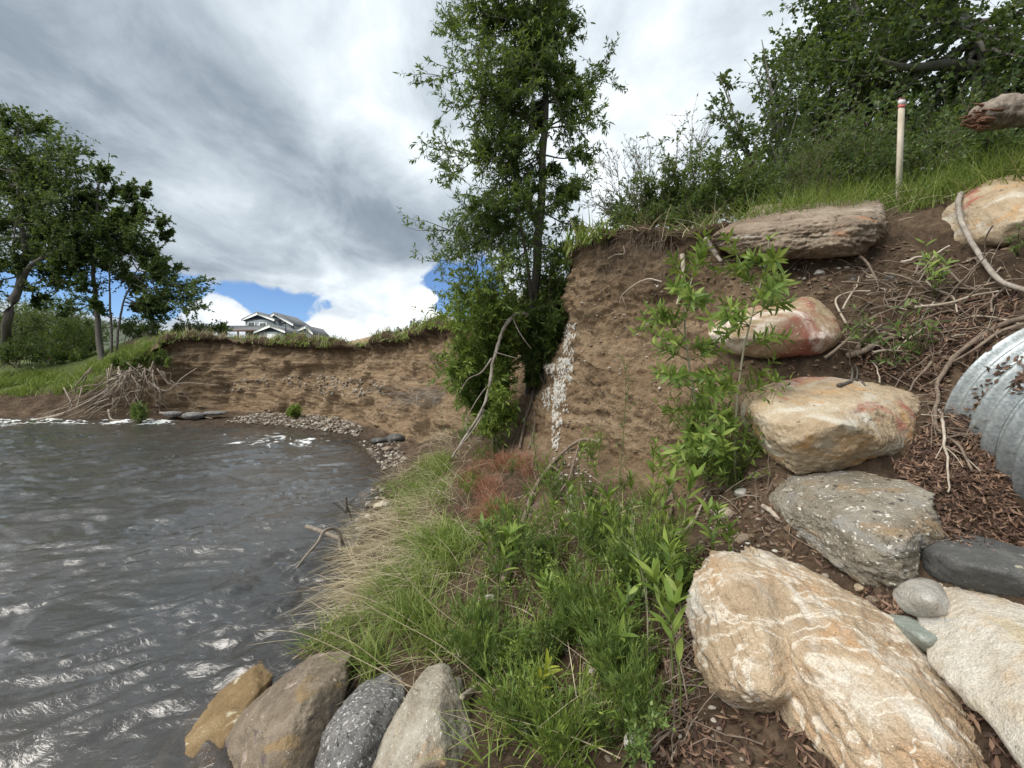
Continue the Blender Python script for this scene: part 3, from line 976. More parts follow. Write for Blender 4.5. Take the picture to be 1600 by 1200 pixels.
    boulder('rock', 'pale grey rounded rock wedged under the dark slate boulder', pale, [
        ([(1402, 935, 1.88), (1430, 899, 1.9), (1465, 905, 1.85), (1498, 945, 1.73), (1495, 982, 1.68), (1450, 973, 1.72), (1410, 958, 1.8)], [(1450, 935, 1.62)])], sub=5, rough=.4, seed=6, power=10, cat='rock')
    boulder('rock', 'small flat greenish rock below the pale rounded rock', green, [
        ([(1386, 966, 1.82), (1440, 972, 1.75), (1492, 990, 1.66), (1486, 1012, 1.62), (1450, 1024, 1.62), (1415, 1003, 1.7)], [(1445, 1000, 1.55)])], sub=5, rough=.5, seed=7, power=14, cat='rock')
    boulder('boulder', 'red and white streaked boulder half buried in the slope under the long slab', redr, [
        ([(1100, 515, 3.95), (1140, 487, 4.05), (1200, 468, 4.1), (1252, 457, 4.1), (1300, 466, 3.75), (1325, 500, 3.55), (1326, 532, 3.42), (1290, 556, 3.45), (1200, 566, 3.55), (1130, 548, 3.75)],
         [(1160, 520, 3.50), (1235, 500, 3.38), (1290, 530, 3.25)])], sub=6, rough=.6, seed=8, power=16)
    boulder('rock_slab', 'long flat grey brown slab jutting out under the grass edge', slab, [
        ([(1102, 364, 4.45), (1150, 337, 4.6), (1230, 325, 4.7), (1310, 311, 4.7), (1380, 311, 4.35), (1393, 330, 4.15), (1390, 365, 3.95), (1350, 398, 3.85), (1260, 402, 4.0), (1165, 404, 4.2), (1116, 386, 4.4)],
         [(1130, 366, 4.18), (1210, 352, 4.02), (1300, 345, 3.80), (1370, 350, 3.70), (1310, 385, 3.75), (1200, 390, 3.98)])], sub=7, rough=.8, seed=9, layer=.05, ldir=(.1, 0, 1), thick=.5, cat='slab')
    boulder('rock', 'small brown stone lying behind the long slab', slab, [
        ([(1160, 338, 4.8), (1178, 321, 4.9), (1225, 317, 4.9), (1240, 328, 4.8), (1200, 345, 4.7)], [(1200, 332, 4.65)])], sub=5, rough=.6, seed=10, cat='rock')
    boulder('boulder', 'orange streaked pale boulder at the frame edge above the culvert', ochre, [
        ([(1506, 312, 3.8), (1545, 280, 3.8), (1610, 262, 3.75), (1720, 255, 3.6), (1720, 395, 3.15), (1600, 388, 3.2), (1560, 374, 3.3), (1526, 340, 3.6)],
         [(1560, 310, 3.4), (1600, 320, 3.15), (1660, 340, 3.0)])], sub=6, rough=.7, seed=11)
    boulder('boulder', 'pink edged brown boulder at the waterline', brown, [
        ([(338, 1160, 2.62), (385, 1102, 2.7), (440, 1066, 2.75), (500, 1044, 2.78), (530, 1039, 2.78), (545, 1060, 2.7), (525, 1110, 2.55), (500, 1200, 2.35), (480, 1320, 2.15), (330, 1320, 2.25)],
         [(420, 1120, 2.42), (480, 1085, 2.45), (430, 1200, 2.2)])], sub=6, rough=.85, seed=12, layer=.02, ldir=(.5, 0, .8), power=34)
    boulder('boulder', 'grey boulder with white speckles between two bank boulders', speck, [
        ([(468, 1210, 2.4), (500, 1132, 2.5), (550, 1088, 2.55), (600, 1074, 2.58), (632, 1084, 2.55), (640, 1130, 2.45), (620, 1200, 2.3), (600, 1320, 2.1), (455, 1320, 2.15)],
         [(540, 1150, 2.25), (580, 1110, 2.35), (540, 1230, 2.08)])], sub=6, rough=1.0, seed=13, power=30)
    boulder('boulder', 'rounded grey boulder with a tan left edge beside the dry grass', grey, [
        ([(550, 1210, 2.3), (610, 1130, 2.35), (650, 1082, 2.42), (688, 1070, 2.45), (720, 1096, 2.4), (752, 1165, 2.3), (790, 1320, 2.1), (510, 1330, 2.1)],
         [(640, 1160, 2.12), (690, 1110, 2.22), (690, 1210, 2.0)])], sub=6, rough=1.0, seed=14, power=30)
    boulder('rock', 'small grey rock behind the tan edged boulder', pale, [
        ([(684, 1075, 2.65), (700, 1060, 2.68), (722, 1064, 2.65), (728, 1085, 2.6), (705, 1092, 2.55)], [(706, 1075, 2.52)])], sub=4, rough=.5, seed=15, power=12, cat='rock')
    boulder('boulder', 'amber brown boulder mostly under water with its pale tip showing', wetr, [
        ([(205, 1235, 2.35), (265, 1140, 2.75), (330, 1085, 3.05), (388, 1050, 3.03), (414, 1078, 2.9), (400, 1120, 2.85), (365, 1200, 2.58), (320, 1300, 2.24)],
         [(300, 1165, 2.63), (345, 1110, 2.88), (400, 1078, 2.87), (310, 1230, 2.34)])], sub=6, rough=.8, seed=16)
    # stones in and on the slope, each where the photograph shows one
    mats = {'p': pale, 's': slab, 'd': dark, 'o': ochre, 'g': green}
    k = 0
    for (px, py, w, h, mt, lab) in (
            (1283, 426, 11, 6, 'p', 'small pale stone under the middle of the long slab'),
            (1396, 434, 14, 5, 'd', 'flat dark stone on the dirt right of the slab'),
            (1362, 434, 13, 6, 'o', 'small tan stone on the dirt below the slab'),
            (1334, 437, 9, 6, 'd', 'little dark stone next to the small tan stone'),
            (1326, 418, 9, 3, 'p', 'thin pale chip just under the slab shadow'),
            (1230, 554, 16, 7, 's', 'stone at the foot of the red streaked boulder'),
            (1018, 506, 10, 7, 's', 'round stone stuck in the dirt face left of the saplings'),
            (1136, 806, 22, 15, 'o', 'tan stone in the dirt left of the lichen boulder'),
            (1162, 772, 14, 12, 'p', 'grey stone beside the foot of the sapling'),
            (1185, 745, 16, 10, 's', 'brown stone under the left end of the ochre boulder'),
            (1165, 845, 18, 10, 's', 'brown stone above the top of the largest boulder'),
            (1348, 920, 12, 8, 'o', 'small tan pebble under the lichen boulder'),
            (1368, 940, 13, 8, 's', 'brown pebble left of the pale rounded rock'),
            (1576, 852, 16, 5, 'o', 'flat tan stone in the leaf litter at the frame edge'),
            (780, 1000, 10, 6, 'p', 'pale stone among the clover'),
            (768, 935, 12, 7, 'p', 'pale flat stone in the green patch beside the grass'),
            (930, 1100, 12, 16, 'o', 'upright tan stone low in the green patch'),
            (990, 1165, 17, 18, 'p', 'pale broken stone near the bottom of the green patch'),
            (742, 1038, 16, 9, 'p', 'white stone at the edge of the green patch above the boulders'),
            (893, 770, 9, 7, 'o', 'tan pebble under the arched root'),
            (892, 802, 10, 8, 'o', 'pinkish pebble below the arched root'),
            (925, 828, 22, 12, 'o', 'tan lump of stone right of the arched root'),
            (570, 776, 18, 9, 'p', 'flat grey rock at the water beside the green tuft'),
            (596, 790, 14, 8, 'o', 'tan rock at the water behind the dry grass'),
            (548, 792, 16, 8, 'd', 'dark wet rock beside the driftwood')):
        p, n = hit(px, py)
        d = p[1]
        a = np.linspace(0, 2 * PI, 9)[:-1] + .3
        jit = np.random.default_rng(k + 50).uniform(.8, 1.15, 8)
        out = [(px + math.cos(t) * w * j, py + math.sin(t) * h * j, d + .01) for t, j in zip(a, jit)]
        boulder('stone', lab, mats[mt], [(out, [(px, py, d - h / K * d * 1.2)])], sub=4, rough=1.2, seed=20 + k, power=12, cat='stone', thick=.8)
        k += 1
    # far waterline slabs
    for (px, py, w, h, lab) in ((268, 647, 17, 5, 'grey flat rock at the far waterline under the bare roots'), (300, 650, 20, 7, 'largest grey slab at the far waterline'),
                                (333, 646, 22, 4, 'long grey slab at the far waterline next to the gravel bar'), (232, 658, 12, 4, 'pale rock at the far waterline left of the slabs')):
        d = 18.4
        a = np.linspace(0, 2 * PI, 9)[:-1] + .2
        boulder('rock', lab, pale if w < 15 else speck, [([(px + math.cos(t) * w, py + math.sin(t) * h, d) for t in a], [(px, py, d - .3)])], sub=4, rough=1.3, seed=70 + int(px), power=14, cat='rock', layer=.05)
    for (px, py, w, h, lab) in ((618, 686, 17, 9, 'black wet lump of rock below the tangle of dead twigs'), (592, 689, 15, 6, 'dark rock at the river bend'),
                                (606, 702, 10, 5, 'brown rock at the river bend near the grass')):
        p, n = hit(px, py + h * .5)
        d = p[1]
        a = np.linspace(0, 2 * PI, 9)[:-1] + .2
        boulder('rock', lab, dark if w > 12 else slab, [([(px + math.cos(t) * w, py + math.sin(t) * h, d) for t in a], [(px, py, d - .2)])], sub=4, rough=1.3, seed=90 + int(px), power=14, cat='rock')


build_boulders()


def make_solid_bvh():
    V = [P]; T = [quad[:, [0, 1, 2]], quad[:, [0, 2, 3]]]; n = len(P)
    for v, t in ROCK_MESHES:
        V.append(v); T.append(t + n); n += len(v)
    return BVHTree.FromPolygons(np.vstack(V).tolist(), np.vstack(T).tolist())


SB = make_solid_bvh()
# ------------------------------------------------------------------ the corrugated culvert
def build_culvert():
    m, N, out = new_mat('galvanised_steel')
    tc = N.add('ShaderNodeTexCoord'); v = tc.outputs['Object']
    vo = N.add('ShaderNodeTexVoronoi', {'Vector': N.mapping(v, scale=(1, 1, 1)), 'Scale': 90.0})
    n1 = N.noise(v, 5.0, 5.0, .6)
    sp = N.ramp(vo.outputs['Color'], [(.2, (.30, .335, .345)), (.8, (.46, .50, .51))])
    col = N.mix(N.smooth(n1, .48, .70), sp, (.26, .28, .28))
    dirt = N.noise(v, 11.0, 5.0, .65)
    col = N.mix(N.math('MULTIPLY', N.smooth(dirt, .58, .74), .6), col, (.14, .10, .07))
    p = N.add('ShaderNodeBsdfPrincipled', {'Base Color': col, 'Metallic': .6, 'Roughness': N.ramp(n1, [(.3, .38), (.7, .60)]), 'Normal': bump(N, dirt, .12, .01)})
    N.t.links.new(p.outputs[0], out.inputs[0])
    # axis from the buried end, down and towards the right of the eye
    A = CULV_A; B = CULV_B; Rr = CULV_R
    ax = unit(B - A); L = np.linalg.norm(B - A)
    u = unit(np.cross(ax, np.array([0, 0, 1.0]))); w = np.cross(u, ax)
    pitch = CULV_P; ns, na = int(L / pitch * 14), 140
    s = np.linspace(0, L, ns); a = np.linspace(0, 2 * PI, na, endpoint=False)
    wave = np.cos(s / pitch * 2 * PI)
    wave = np.sign(wave) * np.abs(wave) ** .8
    Sg, Ag = np.meshgrid(s, a, indexing='ij')
    helix = Ag / (2 * PI) * 0.0
    rr = Rr + .022 * (np.cos((Sg / pitch + helix) * 2 * PI))
    V = (Sg[..., None] * ax + (rr * np.cos(Ag))[..., None] * u + (rr * np.sin(Ag))[..., None] * w).reshape(-1, 3)
    rin = rr - .006
    Vi = (Sg[..., None] * ax + (rin * np.cos(Ag))[..., None] * u + (rin * np.sin(Ag))[..., None] * w).reshape(-1, 3)
    i = np.arange(ns - 1)[:, None] * na; j = np.arange(na)[None, :]; k = (j + 1) % na
    Q = np.stack([i + j, i + k, i + na + k, i + na + j], -1).reshape(-1, 4)
    n = len(V)
    rim = []
    for base in (0, (ns - 1) * na):
        for q in range(na):
            rim.append((base + q, base + (q + 1) % na, n + base + (q + 1) % na, n + base + q))
    root = empty('culvert_pipe', A, 'large corrugated galvanised steel culvert pipe coming out of the leaf covered slope', 'culvert')
    mb = MB(); mb.add(np.vstack([V, Vi]) , None, np.vstack([Q, Q[:, ::-1] + n, np.array(rim)]))
    o = mb.build('pipe_wall', m, None, True); o.parent = root
    # a lap-jointed band with its bolts
    mb = MB()
    for t in (.0,):
        sb = np.linspace(pitch * 2.55, pitch * 3.4, 8)
        Sg2, Ag2 = np.meshgrid(sb, a, indexing='ij')
        r2 = Rr + .022 * np.cos(Sg2 / pitch * 2 * PI) + .006
        Vb = (Sg2[..., None] * ax + (r2 * np.cos(Ag2))[..., None] * u + (r2 * np.sin(Ag2))[..., None] * w).reshape(-1, 3)
        i2 = np.arange(7)[:, None] * na
        Qb = np.stack([i2 + j, i2 + k, i2 + na + k, i2 + na + j], -1).reshape(-1, 4)
        mb.add(Vb, None, Qb)
    b = mb.build('joint_band', m, None, True); b.parent = root
    ROCK_MESHES.append((V + A, np.vstack([Q[:, :3], Q[:, [0, 2, 3]]])))


CULV_P = .105; CULV_B = CULV_A + CULV_D * 2.2; CULV_A = CULV_A - CULV_D * .06
build_culvert()
SB = make_solid_bvh()
# ------------------------------------------------------------------ materials of plants and wood
LEAF_DARK = leaf_mat('cottonwood_leaf', [(.1, (.034, .066, .022)), (.5, (.076, .126, .038)), (.9, (.145, .205, .062))], .42)
LEAF_MID = leaf_mat('willow_leaf', [(.1, (.050, .090, .024)), (.5, (.100, .165, .042)), (.9, (.19, .26, .075))], .48)
LEAF_BRIGHT = leaf_mat('young_willow_leaf', [(.1, (.080, .145, .028)), (.5, (.175, .265, .050)), (.9, (.31, .39, .085))], .36)
LEAF_YELLOW = leaf_mat('yellow_green_leaf', [(.1, (.24, .30, .03)), (.5, (.36, .41, .045)), (.9, (.46, .46, .07))], .36)
LEAF_HERB = leaf_mat('clover_leaf', [(.1, (.065, .125, .036)), (.5, (.13, .21, .055)), (.9, (.24, .315, .085))], .36)
LEAF_SAGE = leaf_mat('sage_leaf', [(.1, (.060, .078, .040)), (.5, (.12, .145, .075)), (.9, (.22, .235, .13))], .28)
GRASS = leaf_mat('grass_blade', [(.1, (.085, .145, .026)), (.5, (.19, .27, .055)), (.9, (.34, .39, .12))], .38)
STRAW = leaf_mat('dry_straw', [(.1, (.26, .20, .125)), (.5, (.50, .415, .275)), (.9, (.70, .615, .44))], .25)
REDGRASS = leaf_mat('red_cheatgrass', [(.1, (.20, .065, .045)), (.5, (.36, .145, .10)), (.9, (.50, .30, .20))], .3)
LITTER = leaf_mat('dead_leaf', [(.1, (.035, .019, .013)), (.5, (.095, .050, .034)), (.9, (.26, .165, .11))], .10, .7)
BARK = wood_mat('bark', (.038, .033, .027), (.15, .132, .108), 14)
BARK_PALE = wood_mat('pale_bark', (.085, .082, .066), (.24, .23, .19), 22)
DEAD = wood_mat('weathered_wood', (.15, .125, .10), (.40, .36, .31), 30)
ROOT = wood_mat('root_bark', (.085, .062, .045), (.27, .21, .16), 30)
ROOT_PALE = wood_mat('pale_root', (.24, .195, .145), (.50, .44, .36), 34)
DRIFT = wood_mat('driftwood', (.12, .10, .08), (.33, .28, .22), 30)
STEM = plain_mat('green_stem', (.12, .15, .045), .6)
STEM_PALE = plain_mat('pale_stem', (.34, .32, .22), .7)


def rand_dirs(r, n):
    return unit(r.normal(size=(n, 3)))


def grow(r, p, q, sag, n=7, wob=.06):
    """a limb from p to q, arching by sag (in z), with a little wander"""
    p, q = np.asarray(p, float), np.asarray(q, float)
    L = np.linalg.norm(q - p)
    t = np.linspace(0, 1, n)[:, None]
    pts = p + (q - p) * t
    pts[:, 2] += sag * L * np.sin(t[:, 0] * PI)
    w = r.normal(size=(n, 3)) * wob * L / math.sqrt(n)
    w[0] = 0
    return pts + np.cumsum(w, 0) * t


class LeafBag:
    def __init__(self): self.p, self.d = [], []
    def along(self, r, pts, n, lo=.15, spread=.9, drop=.25, wind=None):
        if n < 1: return
        f = r.uniform(lo, 1, n) * (len(pts) - 1)
        i = np.minimum(f.astype(int), len(pts) - 2)
        a = (f - i)[:, None]
        t = unit(pts[i + 1] - pts[i])
        d = t * .7 + rand_dirs(r, n) * spread - np.array([0, 0, drop])
        if wind is not None: d = d + np.asarray(wind)
        self.p.append(pts[i] * (1 - a) + pts[i + 1] * a)
        self.d.append(unit(d))
    def arrays(self): return np.vstack(self.p), np.vstack(self.d)


def tree(name, label, cat, base, trunks, tips, leafmat, bark, seed, r0=.11, leaf=(.1, .028), fine=True, subs=8, sublen=.34, twigs=3,
         leaves=8, wind=None, fill=0, group=None, upto=.25, spread=.9, drop=.25, limb_r=.4):
    """trunks: list of polylines; tips: list of (trunk index, fraction, tip point)"""
    r = np.random.default_rng(seed)
    root = empty(name, base, label, cat, group)
    tb = MB(); curves = []
    for k, tr in enumerate(trunks):
        cv = curve(tr, 24)
        curves.append(cv)
        cvw = cv + fbm(cv * 1.3 + seed, 2)[:, None] * .05 * min(1, r0 * 8)
        rr = r0 * (1 if k == 0 else (.75 if r0 > .15 else .4)) * (1 - np.linspace(0, 1, 24) * .86)
        rr[0] *= 1.25
        tb.tube(cvw, rr, 9)
    tb.build('trunk', bark, root, True)
    bb = MB(); bag = LeafBag()
    allt = list(tips)
    for _ in range(fill):                              # extra limbs between the measured ones
        a, b = allt[r.integers(len(tips))], allt[r.integers(len(tips))]
        w = r.uniform(.2, .8)
        allt.append((a[0], a[1] * w + b[1] * (1 - w), a[2] * w + b[2] * (1 - w) + r.normal(size=3) * .13 * r0 * 8))
    for (k, f, tip) in allt:
        cv = curves[k]
        s = cv[int(np.clip(f, 0, .98) * 23)]
        tr = r0 * (1 - .86 * f)
        L = np.linalg.norm(tip - s)
        limb = grow(r, s, tip, r.uniform(-.10, .04), 9, .09)
        bb.tube(limb, np.linspace(min(tr * .6, limb_r * r0), .004, 9), 5)
        bag.along(r, limb, int(leaves * .6 * L / .4), .45, spread, drop, wind)
        n = int(subs * r.uniform(.75, 1.25))
        for _ in range(n):
            g = r.uniform(upto, 1.0)
            i = int(g * 7.99)
            st = limb[i]
            tg = unit(limb[min(i + 1, 8)] - limb[i])
            d = unit(tg * .8 + rand_dirs(r, 1)[0] * .85 + np.array([0, 0, .15]) + (0 if wind is None else .5 * np.asarray(wind)))
            l = L * sublen * r.uniform(.5, 1.25) * (1.15 - .5 * g)
            sb = grow(r, st, st + d * l, r.uniform(-.12, .05), 6, .12)
            bb.tube(sb, np.linspace(.006 + .004 * l, .002, 6), 3, caps=False)
            bag.along(r, sb, leaves, .15, spread, drop, wind)
            for _ in range(twigs):
                j = r.integers(1, 6)
                d2 = unit(unit(sb[j] - sb[j - 1]) * .7 + rand_dirs(r, 1)[0] + (0 if wind is None else .6 * np.asarray(wind)))
                tw = grow(r, sb[j], sb[j] + d2 * l * r.uniform(.25, .6), r.uniform(-.15, .05), 4, .12)
                bb.tube(tw, np.linspace(.003, .0015, 4), 3, caps=False)
                bag.along(r, tw, leaves, .1, spread, drop, wind)
    bb.build('branches', bark, root, True)
    p, d = bag.arrays()
    n = len(p)
    nm = unit(rand_dirs(r, n) + np.array([0, 0, .9]))
    sz = r.uniform(.6, 1.25, n)
    lb = MB()
    var = np.clip(.45 + fbm(p * 1.1 + seed, 2) * .35 + r.normal(size=n) * .16, .02, .98)
    lb.leaves(p, d, nm, leaf[0] * sz, leaf[1] * sz, var, .12, .12, fine)
    lb.build('crown', leafmat, root)
    return root, n


def T(px, py, d): return at(px, py, d)


LOG = []


def build_trees():
    r = np.random.default_rng(77)
    # the tall tree on the slope in the middle
    b, _ = hit(828, 606)
    d0 = 7.0
    trunk = [b - np.array([0, 0, .25]), T(830, 540, d0 + .35), T(838, 430, d0), T(846, 300, d0), T(852, 180, d0), T(848, 60, d0), T(842, -80, d0 + .1), T(850, -260, d0 + .1), T(845, -420, d0)]
    trunk2 = [T(833, 500, d0 + .1), T(828, 440, d0 - .1), T(814, 350, d0 - .3), T(800, 270, d0 - .4), T(790, 200, d0 - .4)]
    tips = []
    for (f, px, py) in ((.72, 676, 18), (.68, 696, 70), (.64, 664, 122), (.58, 706, 150), (.58, 668, 205), (.52, 662, 285), (.50, 694, 250), (.46, 684, 330), (.42, 712, 372), (.38, 664, 384),
                        (.36, 716, 424), (.80, 720, -20), (.78, 760, -60), (.84, 800, -160), (.86, 880, -120), (.74, 888, 12), (.70, 896, 55), (.62, 884, 128), (.56, 945, 112), (.50, 953, 190),
                        (.54, 912, 150), (.46, 925, 245), (.42, 905, 300), (.38, 902, 352), (.34, 880, 410), (.30, 868, 460), (.34, 760, 440), (.72, 770, 30), (.66, 760, 100), (.58, 750, 190),
                        (.52, 745, 270), (.46, 748, 340), (.40, 770, 400), (.60, 880, 200), (.70, 830, 40), (.92, 830, -300), (.9, 870, -240), (.88, 760, -200), (.5, 800, 330), (.44, 830, 380), (.6, 800, 120), (.66, 860, 90), (.36, 728, 395)):
        dd = d0 + r.uniform(-1.0, 1.0) * (.5 + .5 * min(1, abs(px - 845) / 120.0))
        tips.append((0, f, T(px, py, dd)))
    for q in range(26):                                # short inner limbs that keep the trunk clothed
        f = r.uniform(.34, .95)
        c0 = 845 - 8 * f
        tips.append((0, f, T(c0 + r.normal() * 48, 560 - f * 640 - r.uniform(0, 60), d0 + r.normal() * .45)))
    for (f, px, py) in ((.98, 770, 130), (.8, 735, 215), (.6, 728, 300), (.9, 810, 190), (.5, 760, 330)):
        tips.append((1, f, T(px, py, d0 - .5 + r.uniform(-.5, .5))))
    _, n = tree('cottonwood_tree', 'tall slender cottonwood standing on the slope against the dirt cliff', 'tree', b, [trunk, trunk2], tips, LEAF_MID, BARK, 1, .095, (.088, .025), True,
                subs=14, sublen=.36, twigs=4, leaves=11, fill=30, limb_r=.17)
    LOG.append(n)
    # two trees on the far left bank, blown by the wind
    wnd = (.55, 0, .08)
    D = 22.0
    b, _ = hit(8, 566)
    tips = [(0, f, T(px, py, D + r.uniform(-1.8, 1.8))) for (f, px, py) in (
        (.95, 34, 176), (.92, 62, 190), (.85, 112, 226), (.82, 118, 245), (.95, 2, 186), (.9, -50, 200), (.8, -90, 260), (.7, 78, 285), (.68, 132, 296), (.6, 104, 345), (.65, 20, 330), (.55, 50, 392),
        (.45, 98, 440), (.5, -40, 420), (.4, 62, 468), (.4, -70, 460), (.55, 10, 420), (.8, 50, 250), (.75, -10, 280), (.85, 20, 230), (.7, -60, 340), (.62, 85, 370))]
    trunk = [b - np.array([0, 0, .4]), T(10, 510, D), T(30, 445, D), T(40, 400, D + .3), T(30, 320, D), T(25, 250, D), T(28, 190, D)]
    trunk2 = [T(20, 470, D), T(45, 420, D - .3), T(75, 398, D - .5), T(105, 380, D - .6)]
    for (f, px, py) in ((.6, 95, 352), (.9, 128, 350), (.95, 120, 405), (.7, 88, 425), (.85, 135, 380)):
        tips.append((1, f, T(px, py, D - .6 + r.uniform(-.6, .6))))
    _, n = tree('cottonwood_tree', 'tallest windblown cottonwood cut off by the frame on the far grassy bank', 'tree', b, [trunk, trunk2], tips, LEAF_DARK, BARK, 2, .22, (.145, .07), False,
                subs=12, sublen=.55, twigs=6, leaves=19, wind=wnd, fill=30, limb_r=.22)
    LOG.append(n)
    b, _ = hit(160, 562)
    trunks = [[b - np.array([0, 0, .4]), T(152, 500, D), T(146, 420, D), T(150, 340, D), T(155, 280, D)],
              [b + np.array([.3, .2, -.4]), T(172, 500, D - .3), T(172, 430, D - .4), T(185, 350, D - .4), T(205, 300, D - .4)],
              [b + np.array([.6, 0, -.4]), T(188, 495, D - .2), T(200, 455, D - .2), T(225, 400, D - .2), T(245, 350, D - .2)]]
    tips = [(0, .95, T(146, 266, D)), (0, .95, T(165, 262, D - .5)), (0, .85, T(112, 300, D)), (0, .8, T(92, 335, D + .5)), (0, .7, T(108, 372, D - 1)), (0, .6, T(72, 404, D)), (0, .5, T(84, 438, D + .6)),
            (0, .45, T(122, 446, D - .8)), (0, .35, T(104, 486, D)), (0, .8, T(140, 320, D + 1)), (0, .6, T(130, 390, D + 1)), (1, .95, T(200, 292, D)), (1, .95, T(236, 302, D)), (1, .8, T(180, 330, D - 1)),
            (1, .7, T(215, 372, D - 1)), (1, .6, T(162, 400, D - 1)), (1, .5, T(190, 430, D + 1)), (1, .85, T(225, 330, D + .6)), (2, .95, T(262, 338, D)), (2, .9, T(262, 366, D)), (2, .75, T(274, 428, D)),
            (2, .6, T(298, 486, D - .4)), (2, .62, T(282, 466, D)), (2, .65, T(250, 418, D - .6)), (2, .4, T(236, 462, D - .5)), (2, .45, T(246, 490, D)), (2, .35, T(220, 480, D + .5)), (1, .3, T(150, 470, D - .5))]
    _, n = tree('cottonwood_tree', 'rounded windblown cottonwood with several trunks above the bare root tangle', 'tree', b, trunks, tips, LEAF_DARK, BARK, 3, .15, (.135, .066), False,
                subs=11, sublen=.6, twigs=7, leaves=18, wind=wnd, fill=34, limb_r=.2)
    LOG.append(n)

    # the dark trees behind the right-hand terrace
    def plateau(px, d):
        x = (px - 800) / K * d
        q, _ = drop(x, d)
        return q
    def crown_tips(cx, cz, cy, rx, rz, ry, n, seed, lo=.35):
        q = np.random.default_rng(seed)
        out = []
        for _ in range(n):
            v = rand_dirs(q, 1)[0] * q.uniform(.45, 1.0) ** .5
            out.append((0, float(np.clip(lo + .55 * (v[2] * .5 + .5) - .05, .15, .97)), np.array([cx + v[0] * rx, cy + v[1] * ry, cz + v[2] * rz])))
        return out
    b = plateau(1545, 9.6)
    tr = [b - np.array([0, 0, .3]), T(1560, 200, 9.6), T(1545, 110, 9.6), T(1520, 50, 9.5), T(1485, 12, 9.4), T(1430, -30, 9.3), T(1400, -140, 9.4)]
    tips = crown_tips(9.2, 9.0, 9.6, 3.2, 4.4, 2.6, 40, 5)
    _, n = tree('cottonwood_tree', 'big dark cottonwood with a thick bent grey branch behind the survey stake', 'tree', b, [tr, [T(1545, 110, 9.6), T(1480, 102, 9.3), T(1420, 106, 9.0), T(1370, 90, 8.8)]], tips, LEAF_DARK, BARK_PALE, 6, .22, (.105, .070), False,
                subs=9, sublen=.40, twigs=4, leaves=10, fill=14)
    LOG.append(n)
    b = plateau(1325, 11.0)
    tr = [b - np.array([0, 0, .3]), T(1330, 240, 11), T(1345, 120, 11), T(1340, 0, 11), T(1350, -160, 11)]
    tips = crown_tips(8.6, 9.4, 11.2, 2.2, 5.2, 1.8, 84, 7, .25)
    _, n = tree('cottonwood_tree', 'dense dark cottonwood rising left of the survey stake', 'tree', b, [tr], tips, LEAF_DARK, BARK_PALE, 8, .16, (.11, .072), False,
                subs=9, sublen=.42, twigs=4, leaves=10, fill=12)
    LOG.append(n)
    b = plateau(1690, 9.0)
    tr = [b - np.array([0, 0, .3]), T(1680, 180, 9), T(1660, 60, 9), T(1650, -100, 9)]
    tips = crown_tips(11.0, 7.6, 9.2, 2.4, 4.0, 2.2, 34, 9, .25)
    _, n = tree('cottonwood_tree', 'dark cottonwood at the frame edge behind the dead log', 'tree', b, [tr], tips, LEAF_DARK, BARK, 10, .18, (.105, .070), False,
                subs=8, sublen=.42, twigs=4, leaves=10, fill=10)
    LOG.append(n)
    # two slim young trees left of them
    for (bx, d, mid, top, tl, lab, sd) in (
            (1236, 7.6, (1216, 200), (1190, 62), ((1192, 70), (1180, 100), (1200, 95), (1178, 130), (1215, 130), (1185, 165), (1222, 165), (1195, 200), (1228, 200), (1205, 235), (1236, 235), (1190, 245), (1240, 110), (1250, 60), (1262, 40), (1255, 150)),
             'slim young cottonwood, taller of the pair against the bright sky', 12),
            (1195, 7.2, (1165, 230), (1125, 120), ((1122, 112), (1115, 140), (1132, 150), (1112, 175), (1142, 175), (1115, 205), (1150, 205), (1125, 235), (1165, 225), (1145, 255), (1172, 255), (1130, 262)),
             'slim young cottonwood, shorter of the pair, leaning over the shrubs', 13)):
        b = plateau(bx, d)
        tr = [b - np.array([0, 0, .2]), T(bx - 6, 290, d), T(*mid, d), T(*top, d)]
        tips = [(0, float(np.clip((300 - py) / (300 - top[1] + 1) * .8 - .02, .12, .97)), T(px, py, d + r.uniform(-.35, .35))) for px, py in tl]
        _, n = tree('young_cottonwood', lab, 'tree', b, [tr], tips, LEAF_DARK, BARK_PALE, sd, .05, (.085, .045), False, subs=6, sublen=.36, twigs=2, leaves=6, fill=4, limb_r=.35)
        LOG.append(n)


build_trees()


